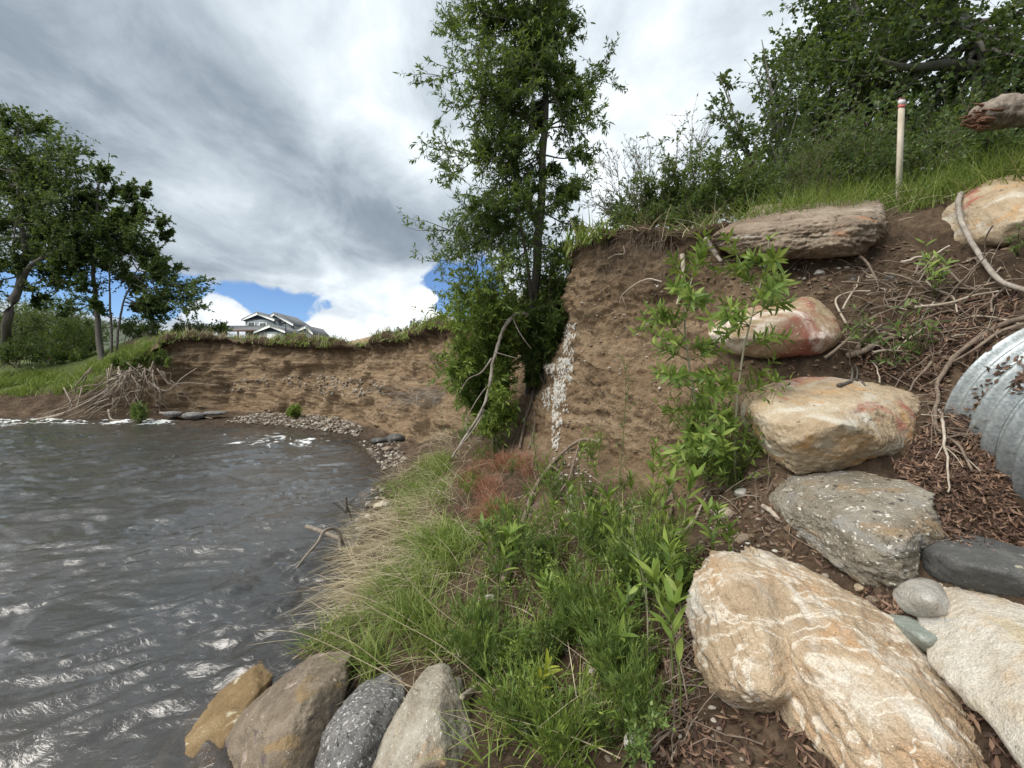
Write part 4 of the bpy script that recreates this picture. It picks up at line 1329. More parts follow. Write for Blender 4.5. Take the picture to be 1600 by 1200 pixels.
def bush(name, label, base, tips, leafmat, bark, seed, leaf=(.08, .02), fine=True, r0=.012, subs=6, sublen=.35, twigs=1, leaves=7, group=None, cat='shrub', spread=.8, drop=.1, spreadbase=.12):
    r = np.random.default_rng(seed)
    base = np.asarray(base, float)
    root = empty(name, base, label, cat, group)
    bb = MB(); bag = LeafBag()
    for tip in tips:
        tip = np.asarray(tip, float)
        s = base + r.normal(size=3) * spreadbase * np.array([1, 1, .1]) - np.array([0, 0, .05])
        L = np.linalg.norm(tip - s)
        limb = grow(r, s, tip, r.uniform(-.02, .10), 8, .06)
        bb.tube(limb, np.linspace(r0, .002, 8), 4)
        bag.along(r, limb, int(leaves * L / .25), .3, spread, drop)
        for _ in range(int(subs * r.uniform(.7, 1.3))):
            i = r.integers(2, 7)
            tg = unit(limb[i + 1] - limb[i])
            l = L * sublen * r.uniform(.5, 1.2)
            sb = grow(r, limb[i], limb[i] + unit(tg + rand_dirs(r, 1)[0] * .6) * l, 0, 5, .08)
            bb.tube(sb, np.linspace(.004, .0015, 5), 3, caps=False)
            bag.along(r, sb, leaves, .1, spread, drop)
            for _ in range(twigs):
                j = r.integers(1, 5)
                tw = grow(r, sb[j], sb[j] + unit(tg + rand_dirs(r, 1)[0]) * l * .5, 0, 4, .08)
                bb.tube(tw, np.linspace(.0025, .0012, 4), 3, caps=False)
                bag.along(r, tw, leaves, .1, spread, drop)
    bb.build('stems', bark, root, True)
    p, d = bag.arrays(); n = len(p)
    lb = MB(); sz = r.uniform(.6, 1.25, n)
    var = np.clip(.5 + fbm(p * 2.0 + seed, 2) * .35 + r.normal(size=n) * .15, .02, .98)
    lb.leaves(p, d, unit(rand_dirs(r, n) + np.array([0, 0, .8])), leaf[0] * sz, leaf[1] * sz, var, .12, .14, fine)
    lb.build('foliage', leafmat, root)
    LOG.append(n)
    return root


def build_shrubs():
    r = np.random.default_rng(123)
    # willow thicket round the foot of the middle tree
    for k, (bx, by, d, pts, lab) in enumerate((
            (790, 612, 6.9, [(716, 470), (722, 520), (712, 575), (735, 450), (748, 500), (730, 600), (745, 560), (765, 470), (770, 540), (760, 610), (790, 520), (780, 575), (725, 545), (760, 430), (785, 450), (800, 490), (740, 480), (715, 560)], 'light green willow bush at the left foot of the tall cottonwood'),
            (845, 600, 7.3, [(800, 470), (820, 440), (860, 430), (885, 420), (892, 450), (870, 480), (840, 500), (880, 500), (810, 540), (850, 550), (868, 540), (825, 590)], 'dark willow bush between the tall cottonwood and the dirt cliff'),
            (775, 655, 6.5, [(745, 640), (765, 615), (785, 625), (800, 645), (790, 660), (752, 668), (720, 610)], 'low fern green willow sprout under the dead arching branch'))):
        b, _ = hit(bx, by)
        b = T(bx, by, min(b[1] + .05, d + .8))
        tips = [T(px, py, d + r.uniform(-.55, .35)) for px, py in pts]
        bush('willow_bush', lab, b, tips, LEAF_BRIGHT if k != 1 else LEAF_MID, ROOT, 200 + k, (.105, .026), True, .014, subs=30, sublen=.29, twigs=3, leaves=11 if k < 2 else 7)
    # shrubs along the edge of the dirt block
    def edge(px, d):
        q, _ = drop((px - 800) / K * d, d)
        return q
    specs = [
        (985, 6.3, [(946, 262), (962, 245), (980, 238), (935, 300), (1000, 270), (952, 330), (925, 310)], LEAF_SAGE, 'feathery sparse shrub leaning out over the dirt edge beside the tall cottonwood', (.05, .010)),
        (1022, 5.9, [(1008, 236), (1022, 240), (1030, 262), (1000, 290), (1040, 285), (1012, 310)], LEAF_SAGE, 'thin stemmed grey green shrub on the dirt edge, second from the tall cottonwood', (.05, .011)),
        (1066, 5.7, [(1050, 250), (1062, 270), (1078, 262), (1045, 300), (1090, 290), (1100, 300), (1070, 310), (1040, 330), (1098, 325)], LEAF_MID, 'bushy dark green shrub in the middle of the dirt edge', (.055, .022)),
        (1000, 5.75, [(960, 320), (975, 335), (985, 300), (1005, 310), (1020, 320), (955, 345), (1030, 335), (990, 340)], LEAF_DARK, 'low dark shrub on the rounded top of the dirt block', (.05, .02)),
        (1035, 5.6, [(1020, 300), (1035, 290), (1050, 305), (1062, 320), (1015, 330), (1045, 335)], LEAF_DARK, 'dark leafy shrub crowded between two others on the dirt block', (.055, .024)),
        (1115, 6.3, [(1095, 290), (1110, 270), (1125, 285), (1140, 300), (1100, 310)], LEAF_DARK, 'dark shrub at the dip behind the left tip of the long slab', (.055, .024)),
        (1094, 6.4, [(1088, 190), (1094, 215), (1082, 230), (1100, 240), (1090, 262)], LEAF_SAGE, 'tallest thin spire of the shrubs on the dirt edge', (.045, .009)),
        (1078, 5.2, [(1050, 345), (1062, 330), (1080, 322), (1100, 335), (1110, 350), (1045, 370), (1070, 372), (1092, 368), (1120, 340)], LEAF_MID, 'low dark shrub hanging over the edge left of the long slab', (.05, .014)),
        (1140, 5.6, [(1118, 275), (1130, 265), (1145, 262), (1160, 270), (1105, 300), (1172, 290), (1150, 300)], LEAF_MID, 'rounded green shrub behind the left end of the long slab', (.055, .024)),
        (1185, 5.9, [(1170, 268), (1190, 262), (1205, 272), (1220, 280), (1165, 300), (1210, 300)], LEAF_DARK, 'dark leafy shrub under the slim young trees', (.06, .03)),
        (1262, 5.8, [(1240, 262), (1258, 250), (1275, 246), (1290, 258), (1300, 275), (1232, 285)], LEAF_MID, 'bright feathery shrub behind the right end of the long slab', (.05, .014)),
        (1345, 6.4, [(1310, 250), (1330, 235), (1350, 230), (1370, 240), (1385, 255), (1320, 275), (1390, 275)], LEAF_DARK, 'dark shrub just left of the survey stake', (.06, .03)),
        (1455, 6.0, [(1430, 235), (1450, 222), (1470, 218), (1490, 232), (1500, 250), (1425, 262), (1510, 270)], LEAF_DARK, 'dark shrub right of the survey stake', (.06, .03)),
        (1550, 5.6, [(1525, 225), (1545, 205), (1570, 210), (1590, 230), (1520, 250), (1605, 240)], LEAF_DARK, 'dark shrub below the dead log', (.06, .03)),
        (1290, 8.2, [(1250, 225), (1270, 215), (1290, 205), (1310, 215), (1330, 200), (1260, 250), (1300, 245), (1350, 215), (1370, 200)], LEAF_DARK, 'wide dark thicket behind the terrace under the cottonwoods', (.08, .05)),
        (1450, 8.4, [(1390, 215), (1420, 200), (1450, 190), (1480, 195), (1510, 185), (1540, 200), (1400, 240), (1470, 235), (1530, 230), (1570, 205)], LEAF_DARK, 'dark thicket behind the survey stake and the dead log', (.08, .05)),
    ]
    for k, (bx, d, pts, lm, lab, lf) in enumerate(specs):
        b = edge(bx, d)
        tips = [T(px, py, d + r.uniform(-.4, .4)) for px, py in pts]
        thin = lm is LEAF_SAGE
        bush('shrub', lab, b, tips, lm, ROOT, 230 + k, lf, not (d > 7), .010, subs=10 if thin else 14, sublen=.34 if thin else .42, twigs=2 if thin else 3, leaves=10 if thin else 10, spread=.45 if thin else .85, drop=0)
    # far bank
    far = [(20, 26, 520, 70, 45, LEAF_DARK, 'dark bush at the frame edge on the far grassy bank'), (75, 27, 505, 60, 45, LEAF_DARK, 'dark bush left of the many trunked cottonwood'),
           (118, 25, 530, 45, 40, LEAF_MID, 'green bush just left of the cottonwood trunks on the far bank'), (40, 24, 555, 60, 26, LEAF_DARK, 'low dark brush above the far green grass'),
           (110, 23.5, 562, 40, 20, LEAF_MID, 'low green brush beside the foot of the many trunked cottonwood'),
           (236, 22.5, 520, 26, 26, LEAF_DARK, 'dark bush at the top corner of the far cliff'), (205, 23, 515, 26, 22, LEAF_DARK, 'bush behind the cottonwood trunks near the cliff corner'),
           (252, 20.3, 560, 16, 16, LEAF_MID, 'green plant hanging on the far cliff corner above the roots'), (190, 20.0, 566, 18, 11, LEAF_MID, 'green tuft on top of the bare root tangle'),
           (290, 24, 515, 30, 10, LEAF_SAGE, 'pale sagebrush on the far terrace left of the house'), (342, 24, 514, 18, 10, LEAF_MID, 'green bush on the far terrace next to the house porch'),
           (318, 25, 516, 16, 8, LEAF_SAGE, 'small pale sagebrush between two bushes left of the house'),
           (459, 18.2, 645, 11, 11, LEAF_BRIGHT, 'small green bush growing on the gravel bar'), (216, 18.6, 646, 10, 18, LEAF_MID, 'green sprout standing in the far riffle'),
           (655, 14.6, 515, 18, 10, LEAF_SAGE, 'pale sagebrush on the far cliff edge near the bright sky gap'), (690, 13.2, 508, 26, 14, LEAF_MID, 'green bush on the cliff edge beside the willow bush'),
           (625, 16.6, 523, 20, 8, LEAF_SAGE, 'pale low sagebrush behind the far cliff edge')]
    for k, (px, d, py, w, h, lm, lab) in enumerate(far):
        if py > 535 and d < 21:
            b = T(px, py + h, d)
            q, _ = hit(px, py + h * .9)
            if q is not None: b = q; d = q[1] - .1
        else:
            b = edge(px, d)
        m = 12 if w < 35 else 20
        tips = [T(px + w * math.cos(a) * r.uniform(.4, 1), py - h * .2 - h * abs(math.sin(a)) * r.uniform(.3, .9) + h * .2, d + r.uniform(-1, 1) * w / K * d) for a in np.linspace(0, 2 * PI, m)]
        bush('shrub', lab, b, tips, lm, ROOT, 260 + k, (.05 + d * .0035, .02 + d * .0016), False, .02, subs=20 if w > 35 else 8, sublen=.4, twigs=1, leaves=9, spreadbase=w / K * d * .35)


build_shrubs()
# ------------------------------------------------------------------ houses, lamp post, hills
def build_far():
    # hills behind the left trees
    xs = np.linspace(-1400, 900, 160); ys = np.linspace(320, 900, 24)
    X, Y = np.meshgrid(xs, ys, indexing='ij')
    V = np.stack([X.ravel(), Y.ravel(), np.zeros(X.size)], 1)
    az = V[:, 0] / V[:, 1]
    prof = np.interp(az, [-3.0, -1.6, -1.15, -1.02, -.93, -.82, -.6, -.3, 0, .5, 2], [70, 62, 60, 57, 50, 34, 20, 16, 16, 20, 20])
    ramp = ss(320, 480, V[:, 1]) * (1 - .5 * ss(600, 900, V[:, 1]))
    V[:, 2] = 6 + prof * ramp * (1 + .12 * fbm(V / 90.0, 4)) + fbm(V / 25.0, 3) * 2
    n2 = len(ys)
    i = np.arange(len(xs) - 1)[:, None] * n2; j = np.arange(n2 - 1)[None, :]
    Q = np.stack([i + j, i + n2 + j, i + n2 + j + 1, i + j + 1], -1).reshape(-1, 4)
    mb = MB(); mb.add(V, None, Q)
    mb.build('hills', plain_mat('hill_brush', (.095, .115, .075), .9, 0, .8, .05), None, True, kind='structure')
    mb = MB(); mb.add([(-1500, 140, 8.2), (1500, 140, 8.2), (1500, 1000, 8.4), (-1500, 1000, 8.4)], None, [(0, 1, 2, 3)])
    mb.build('meadow', plain_mat('meadow_grass', (.13, .14, .06), .9, 0, .6, .2), kind='structure')

    siding = plain_mat('grey_blue_siding', (.36, .41, .43), .7, 0, .12)
    navy = plain_mat('navy_siding', (.022, .032, .050), .7, 0, .2)
    trim = plain_mat('white_trim', (.78, .79, .78), .6, 0, .08)
    shingle = plain_mat('grey_shingle', (.15, .155, .165), .85, 0, .5, 8)
    brown = plain_mat('brown_fascia', (.20, .115, .08), .7)
    tanr = plain_mat('tan_roofing', (.34, .22, .125), .85, 0, .4, 6)
    darkr = plain_mat('dark_shingle', (.050, .052, .062), .85, 0, .4, 6)
    glass = plain_mat('window_glass', (.16, .20, .20), .15, 0, .2)
    D = 80.0
    u = lambda px: (px - 800) / K * D
    v = lambda py: CZ + (HOR - py) / K * D
    gz = 6.2
    o0 = np.array([u(420), D, gz])
    root = empty('house', o0, 'grey blue two storey house with navy gables and a long porch roof', 'house')

    def wall(px0, px1, py_top, y0, y1, mat, name='wall'):
        mb = MB(); mb.box(((u(px0) + u(px1)) / 2, (y0 + y1) / 2, (v(py_top) + gz - .5) / 2), (u(px1) - u(px0), y1 - y0, v(py_top) - gz + .5))
        return mb.build(name, mat, root)

    def gable(px0, px1, apx, eave, apex, y0, y1, fill, over=.35, fillname='gable', roofname='roof'):
        """front gable facing the river, roof running back"""
        mb = MB(); mb.prism([(u(px0), v(eave)), (u(px1), v(eave)), (u(apx), v(apex))], y0 + .02, y0 + .3); mb.build(fillname, fill, root)
        t = .28
        a, b, c = np.array([u(px0), v(eave)]), np.array([u(apx), v(apex)]), np.array([u(px1), v(eave)])
        da = unit(a - b) * .6; dc = unit(c - b) * .6
        f = MB(); f.prism([a + da, a + da + (0, t), b + (0, t * 1.35), b + (0, .02)], y0 - over, y1 + over)
        f.prism([b + (0, .02), b + (0, t * 1.35), c + dc + (0, t), c + dc], y0 - over, y1 + over)
        rf = f.build(roofname, shingle, root)
        e = MB(); e.prism([a + da - (0, .1), a + da + (0, t + .02), b + (0, t * 1.35 + .03), b - (0, .22)], y0 - over - .12, y0 - over - .004)
        e.prism([b - (0, .22), b + (0, t * 1.35 + .03), c + dc + (0, t + .02), c + dc - (0, .1)], y0 - over - .12, y0 - over - .004)
        e.build('bargeboard', trim, rf)

    def window(px0, px1, py0, py1, y):
        f = MB()
        w, h = u(px1) - u(px0), v(py0) - v(py1); cx, cz = (u(px0) + u(px1)) / 2, (v(py0) + v(py1)) / 2; b = .2
        for (dx, dz, sx, sz) in ((-w / 2 + b / 2, 0, b, h), (w / 2 - b / 2, 0, b, h), (0, h / 2 - b / 2, w - 2 * b, b), (0, -h / 2 + b / 2, w - 2 * b, b)):
            f.box((cx + dx, y - .06, cz + dz), (sx, .16, sz))
        fo = f.build('window', trim, root)
        g = MB(); g.box((cx, y - .03, cz), (w - 2 * b, .05, h - 2 * b)); g.build('pane', glass, fo)

    wall(383.5, 426, 499.5, D, D + 9, siding)
    gable(383.5, 426, 404, 499.5, 490.5, D, D + 9, navy)
    wall(426.3, 446, 504.5, D + 2, D + 9, siding)
    gable(398, 447, 421, 504.5, 489, D + 2, D + 10, siding)
    window(387.5, 399.5, 503, 512, D); window(405.5, 417.5, 504, 513, D)
    wall(449, 474.5, 516, D + 3, D + 9, siding)
    gable(449, 475, 467, 517, 509, D + 3, D + 10, siding)
    # porch roof and fascia
    f = MB(); f.prism([(0, 0), (4.6, 1.25), (4.6, 1.4), (0, .15)], 0, u(433) - u(355), M=np.array([[0, 1, 0], [1, 0, 0], [0, 0, 1]]), axis_o=(u(355), D - 4.6, v(520.5)))
    pr = f.build('porch_roof', shingle, root)
    f = MB(); f.box(((u(355) + u(433)) / 2, D - 4.66, v(520.5) + .02), (u(433) - u(355), .1, .34)); f.build('fascia', brown, pr)
    for px in (358, 375, 395, 415, 430):
        f = MB(); f.box((u(px), D - 4.3, (v(521.5) + gz - .5) / 2), (.22, .22, v(521.5) - gz + .5)); f.build('porch_post', brown, root)
    wall(434, 470, 523, D - 6, D - .05, siding)
    gable(433, 471, 452, 523, 515, D - 6, D - .05, navy)
    f = MB(); f.box((u(453), D - 6.06, (v(526) + gz) / 2), (u(459) - u(446), .1, v(526) - gz)); f.build('garage_door', trim, root)

    def roof_house(px0, px1, apx0, apx1, eave, apex, d, mat, lab, wmat):
        uu = lambda px: (px - 800) / K * d
        vv = lambda py: CZ + (HOR - py) / K * d
        g = 6.0
        rt = empty('house', (uu((px0 + px1) / 2), d, g), lab, 'house')
        x0, x1, a0, a1 = uu(px0), uu(px1), uu(apx0), uu(apx1)
        ze, za = vv(eave), vv(apex)
        w = MB(); w.box(((x0 + x1) / 2, d + 4, (ze + g - .5) / 2), (x1 - x0 - .8, 7.4, ze - g + .5)); w.build('wall', wmat, rt)
        V = [(x0, d, ze), (x1, d, ze), (x1, d + 8, ze), (x0, d + 8, ze), (a0, d + 4, za), (a1, d + 4, za), (x0, d, ze - .25), (x1, d, ze - .25), (x1, d + 8, ze - .25), (x0, d + 8, ze - .25)]
        r_ = MB(); r_.add(V, [(1, 2, 5), (3, 0, 4)], [(0, 1, 5, 4), (2, 3, 4, 5), (6, 7, 1, 0), (7, 8, 2, 1), (8, 9, 3, 2), (9, 6, 0, 3), (6, 9, 8, 7)]); r_.build('roof', mat, rt)
    roof_house(478, 530, 488, 494, 534, 521, 84, darkr, 'house with a dark roof peeking over the far terrace', plain_mat('brown_wall', (.18, .12, .09)))
    roof_house(534, 602, 570, 594, 536, 523, 88, tanr, 'house with a tan hipped roof peeking over the far terrace', plain_mat('beige_wall', (.33, .27, .20)))
    # lamp post before the house
    d = 62.0
    uu = lambda px: (px - 800) / K * d
    vv = lambda py: CZ + (HOR - py) / K * d
    rt = empty('street_lamp', (uu(446), d, 5.6), 'slim black street lamp standing in front of the house', 'lamp post')
    bl = plain_mat('black_paint', (.018, .018, .02), .5)
    f = MB(); f.tube([(uu(446), d, 5.2), (uu(446.3), d, vv(515)), (uu(446.6), d, vv(505))], [.09, .075, .06], 8); f.build('post', bl, rt)
    f = MB(); f.tube(curve([(uu(446.6), d, vv(505)), (uu(446.8), d, vv(504)), (uu(445.5), d, vv(503.6)), (uu(443.6), d, vv(504.2))], 10), .06, 6)
    f.box((uu(443.4), d, vv(504.7)), (.5, .35, .22)); f.build('lamp_head', bl, rt)


build_far()
# ------------------------------------------------------------------ leaves one by one
_leafm = {}


def leaf_meshes(mat):
    if mat.name not in _leafm:
        out = []
        for k in range(6):
            mb = MB()
            L, W = 1.0, (.20, .24, .28)[k % 3]
            n = 5
            rows = []
            for t in np.linspace(0, 1, n):
                w = W * .5 * math.sin(PI * min(1, t * .92 + .04)) ** .9 * (1.15 - .35 * t)
                z = -(.10 + .10 * (k % 3)) * t * t
                rows += [(t, -w, z + .16 * w), (t, 0, z), (t, w, z + .16 * w)]
            Q = []
            for i in range(n - 1):
                Q += [(3 * i, 3 * i + 1, 3 * i + 4, 3 * i + 3), (3 * i + 1, 3 * i + 2, 3 * i + 5, 3 * i + 4)]
            mb.add(rows, None, Q, .2 + .12 * k)
            me = mb.mesh('leaf', True)
            me.materials.append(mat)
            out.append(me)
        _leafm[mat.name] = out
    return _leafm[mat.name]


def leaf_objects(root, pos, dr, nm, L, mat, r):
    ms = leaf_meshes(mat)
    o0 = np.array(root.location)
    dr = unit(dr); sd = unit(np.cross(nm, dr)); nm = np.cross(dr, sd)
    for i in range(len(pos)):
        o = bpy.data.objects.new('leaf', ms[int(r.integers(0, 6))])
        C.objects.link(o)
        o.parent = root
        s = L[i]
        M = Matrix(((dr[i][0] * s, sd[i][0] * s, nm[i][0] * s, pos[i][0] - o0[0]), (dr[i][1] * s, sd[i][1] * s, nm[i][1] * s, pos[i][1] - o0[1]),
                    (dr[i][2] * s, sd[i][2] * s, nm[i][2] * s, pos[i][2] - o0[2]), (0, 0, 0, 1)))
        o.matrix_basis = M


def whorl(r, stem, n, lo=.15, up=.55):
    """leaf places up a stem, alternating round it"""
    f = np.sort(r.uniform(lo, 1, n) ** .85) * (len(stem) - 1)
    i = np.minimum(f.astype(int), len(stem) - 2)
    a = (f - i)[:, None]
    t = unit(stem[i + 1] - stem[i])
    p = stem[i] * (1 - a) + stem[i + 1] * a
    ang = np.arange(n) * 2.4 + r.uniform(0, 6)
    ref = unit(np.cross(t, np.array([.3, .9, .1])))
    w = np.cross(t, ref)
    side = np.cos(ang)[:, None] * ref + np.sin(ang)[:, None] * w
    d = unit(t * up + side * (1 - .3 * up) + r.normal(size=(n, 3)) * .15)
    nm = unit(t * .8 - side * .3 + r.normal(size=(n, 3)) * .2)
    return p, d, nm


def build_saplings():
    # two willow saplings before the red streaked boulder
    for (stem_px, shoots, lab, seed) in (
            ([(1148, 762, 0), (1150, 660, 3.2), (1160, 560, 3.15), (1178, 480, 3.1), (1195, 420, 3.05), (1202, 372, 3.02)],
             [(.30, 1222, 560), (.38, 1110, 590), (.45, 1212, 520), (.52, 1122, 520), (.58, 1232, 470), (.62, 1130, 470), (.70, 1150, 420), (.72, 1222, 440), (.80, 1170, 400), (.15, 1190, 640), (.2, 1120, 650), (.1, 1195, 700), (.12, 1108, 700), (.08, 1215, 680), (.85, 1215, 405)],
             'leafy willow sapling with the taller white stem in front of the red streaked boulder', 301),
            ([(1108, 748, 0), (1092, 660, 3.3), (1078, 580, 3.25), (1070, 500, 3.2), (1080, 440, 3.15), (1096, 405, 3.12)],
             [(.35, 1030, 580), (.45, 1022, 540), (.55, 1030, 486), (.6, 1010, 482), (.68, 1105, 470), (.75, 1050, 450), (.85, 1092, 395), (.5, 1112, 540), (.25, 1040, 640), (.2, 1105, 640), (.15, 1062, 700), (.12, 1085, 690), (.3, 1118, 610), (.08, 1045, 720)],
             'leafy willow sapling with the shorter bent stem against the dirt face', 302)):
        r = np.random.default_rng(seed)
        b, _ = hit(stem_px[0][0], stem_px[0][1])
        pts = [b - np.array([0, 0, .05])] + [at(*q) for q in stem_px[1:]]
        root = empty('willow_sapling', b, lab, 'sapling')
        stem = curve(pts, 26)
        sb = MB(); sb.tube(stem, np.linspace(.011, .003, 26), 7)
        Pp, Dd, Nn_, Ll = [], [], [], []
        p, d, n = whorl(r, stem, 26, .5)
        Pp.append(p); Dd.append(d); Nn_.append(n)
        r3 = np.random.default_rng(seed + 9)
        shoots = shoots + [(float(np.clip(f + r3.normal() * .06, .05, .95)), px + r3.normal() * 26, py + r3.normal() * 26) for f, px, py in shoots]
        for (f, px, py) in shoots:
            i = int(f * 25)
            dd = pts[2][1] + r.uniform(-.35, .25)
            q = at(px, py, dd)
            s = stem[i]
            c = grow(r, s, q, .04, 8, .05)
            tw = MB(); tw.tube(c, np.linspace(.0045, .0018, 8), 5, caps=False); tw.build('twig', STEM, root, True)
            p, d, n = whorl(r, c, 25, .15, .6)
            Pp.append(p); Dd.append(d); Nn_.append(n)
        Pp = np.vstack(Pp); Dd = np.vstack(Dd); Nn_ = np.vstack(Nn_)
        sb.build('stem', STEM_PALE, root, True)
        leaf_objects(root, Pp, Dd + np.array([0, 0, .12]), Nn_, r.uniform(.07, .12, len(Pp)), LEAF_BRIGHT, r)
        # the thick leafy foot, where leaves can no longer be told apart
        bag = LeafBag(); fb = MB()
        for k in range(54):
            a = r.uniform(0, 2 * PI)
            q = b + np.array([math.cos(a) * .36, math.sin(a) * .25 - .05, r.uniform(.12, .85)])
            c = grow(r, b + r.normal(size=3) * .03, q, .05, 6, .06)
            fb.tube(c, np.linspace(.004, .0015, 6), 4, caps=False)
            bag.along(r, c, 16, .25, .8, .05)
        fb.build('shoots', STEM, root, True)
        p, d = bag.arrays(); m = len(p)
        lb = MB(); lb.leaves(p, d, unit(rand_dirs(r, m) + np.array([0, -.3, .8])), r.uniform(.045, .08, m), r.uniform(.012, .019, m), r.uniform(.1, .7, m), .12, .15)
        lb.build('foliage', LEAF_BRIGHT, root)

    # single shoots in the green patch: four built, the rest copies with copies of their leaves
    protos = []
    for k in range(5):
        r = np.random.default_rng(320 + k)
        mat = LEAF_YELLOW if k == 4 else LEAF_BRIGHT
        root = empty('willow_shoot', (0, 0, 0))
        h = (.34, .42, .30, .38, .36)[k]
        stem = curve([(0, 0, -.04), (.02 * (k - 2), .01, h * .4), (.03 * (k - 2), -.02, h * .75), (.05 * (k - 2), -.03, h)], 12)
        sb = MB(); sb.tube(stem, np.linspace(.0045, .0016, 12), 5); sb.build('stem', STEM, root, True)
        p, d, n = whorl(r, stem, 18, .25, .75)
        leaf_objects(root, p, d + np.array([0, 0, .25]), n, r.uniform(.065, .11, len(p)), mat, r)
        protos.append(root)
    spots = [(940, 770), (905, 760), (985, 800), (1015, 775), (1035, 850), (1050, 905), (1062, 965), (1030, 985), (1000, 920), (960, 905), (925, 870), (880, 880), (858, 850), (1000, 1000),
             (970, 1020), (1070, 1010), (1055, 1080), (1120, 880), (1140, 900), (1105, 895), (830, 905), (780, 960), (765, 900), (900, 960), (950, 1080), (1060, 1135), (870, 1000), (1020, 830)]
    LABS = ['long leafed green willow shoot ' + w for w in (
        'right of the top of the arched root', 'at the crest of the arched root', 'above the middle of the green patch, below the dirt face', 'between the arched root and the crooked grey root',
        'right beside the crooked grey root', 'where the pale slanting root meets the herbs', 'against the upper left side of the largest boulder', 'halfway up the left side of the largest boulder',
        'beside the thin dark stalk', 'just below the crooked grey root', 'under the arch of the grey root', 'right of the foot of the arched root',
        'beside the bark of the arched root', 'left of the pale thick stalk', 'below the thin dark stalk', 'with leaves reaching over the left flank of the largest boulder', 'under the ledge of the largest boulder',
        'on bare dirt left of the peak of the largest boulder', 'on bare dirt between the largest boulder and the lichen boulder', 'on bare dirt below the pale slanting root', 'left of the foot of the arched root',
        'at the edge of the straw right of the tall grass', 'beside the white flat stone', 'in the feathery herbs right of the dark stalk', 'low in the green patch above the upright tan stone', 'at the bottom of the frame left of the largest boulder',
        'in front of the dark stalk', 'left of the crooked grey root foot')]
    first = {}
    for k, (px, py) in enumerate(spots):
        q, _ = hit(px, py)
        j = k % 4
        src = protos[j]
        if j not in first:
            first[j] = 1; o = src
        else:
            o = src.copy(); C.objects.link(o)
            for ch in src.children:
                c = ch.copy(); C.objects.link(c); c.parent = o
        o.location = tuple(q)
        sc = .85 + .75 * ((k * 37) % 17) / 17
        o.scale = (sc, sc, sc)
        o.rotation_euler = (0.0, .15 * math.sin(k * 2.1), k * 1.9)
        prop(o, LABS[k], 'shoot', 'willow shoots in the green patch')
    q, _ = hit(822, 1150)
    o = protos[4]
    o.location = tuple(q); o.scale = (1, 1, 1)
    prop(o, 'yellow green willow shoot standing apart right of the tan edged boulder', 'shoot')


build_saplings()


def herb_proto(k, kind):
    """one leafy herb as stem + foliage (leaflets of a few pixels)"""
    r = np.random.default_rng(400 + k)
    root = empty('clover_plant' if kind == 0 else 'feathery_herb', (0, 0, 0))
    sb = MB(); bag = LeafBag()
    ns = 4 if kind == 0 else 6
    for s in range(ns):
        a = r.uniform(0, 2 * PI); h = r.uniform(.16, .30) if kind == 0 else r.uniform(.2, .36)
        tip = np.array([math.cos(a) * h * .45, math.sin(a) * h * .45, h])
        c = grow(r, (0, 0, -.03), tip, .03, 8, .05)
        sb.tube(c, np.linspace(.0028, .001, 8), 4, caps=False)
        bag.along(r, c, 10, .2, .9, 0)
        for j in range(7):
            i = r.integers(2, 7)
            t2 = c[i] + unit(unit(c[i + 1] - c[i]) + rand_dirs(r, 1)[0] * .9) * h * r.uniform(.2, .42)
            cc = grow(r, c[i], t2, .03, 5, .06)
            sb.tube(cc, np.linspace(.0016, .0007, 5), 3, caps=False)
            bag.along(r, cc, 11 if kind == 0 else 14, .1, .9 if kind == 0 else .5, -.1)
    sb.build('stem', STEM, root, True)
    p, d = bag.arrays(); n = len(p)
    lb = MB()
    var = np.clip(r.uniform(.15, .8, n) + (p[:, 2] - .15), .02, .98)
    if kind == 0: lb.leaves(p, d, unit(rand_dirs(r, n) * .6 + np.array([0, 0, 1])), r.uniform(.014, .026, n), r.uniform(.007, .012, n), var, .1, .1, False)
    else: lb.leaves(p, d + np.array([0, 0, .5]), rand_dirs(r, n), r.uniform(.03, .065, n), r.uniform(.004, .008, n), var, .1, .1, False)
    lb.build('foliage', (LEAF_HERB, LEAF_BRIGHT, LEAF_HERB, LEAF_BRIGHT, LEAF_MID)[k % 5], root)
    return root


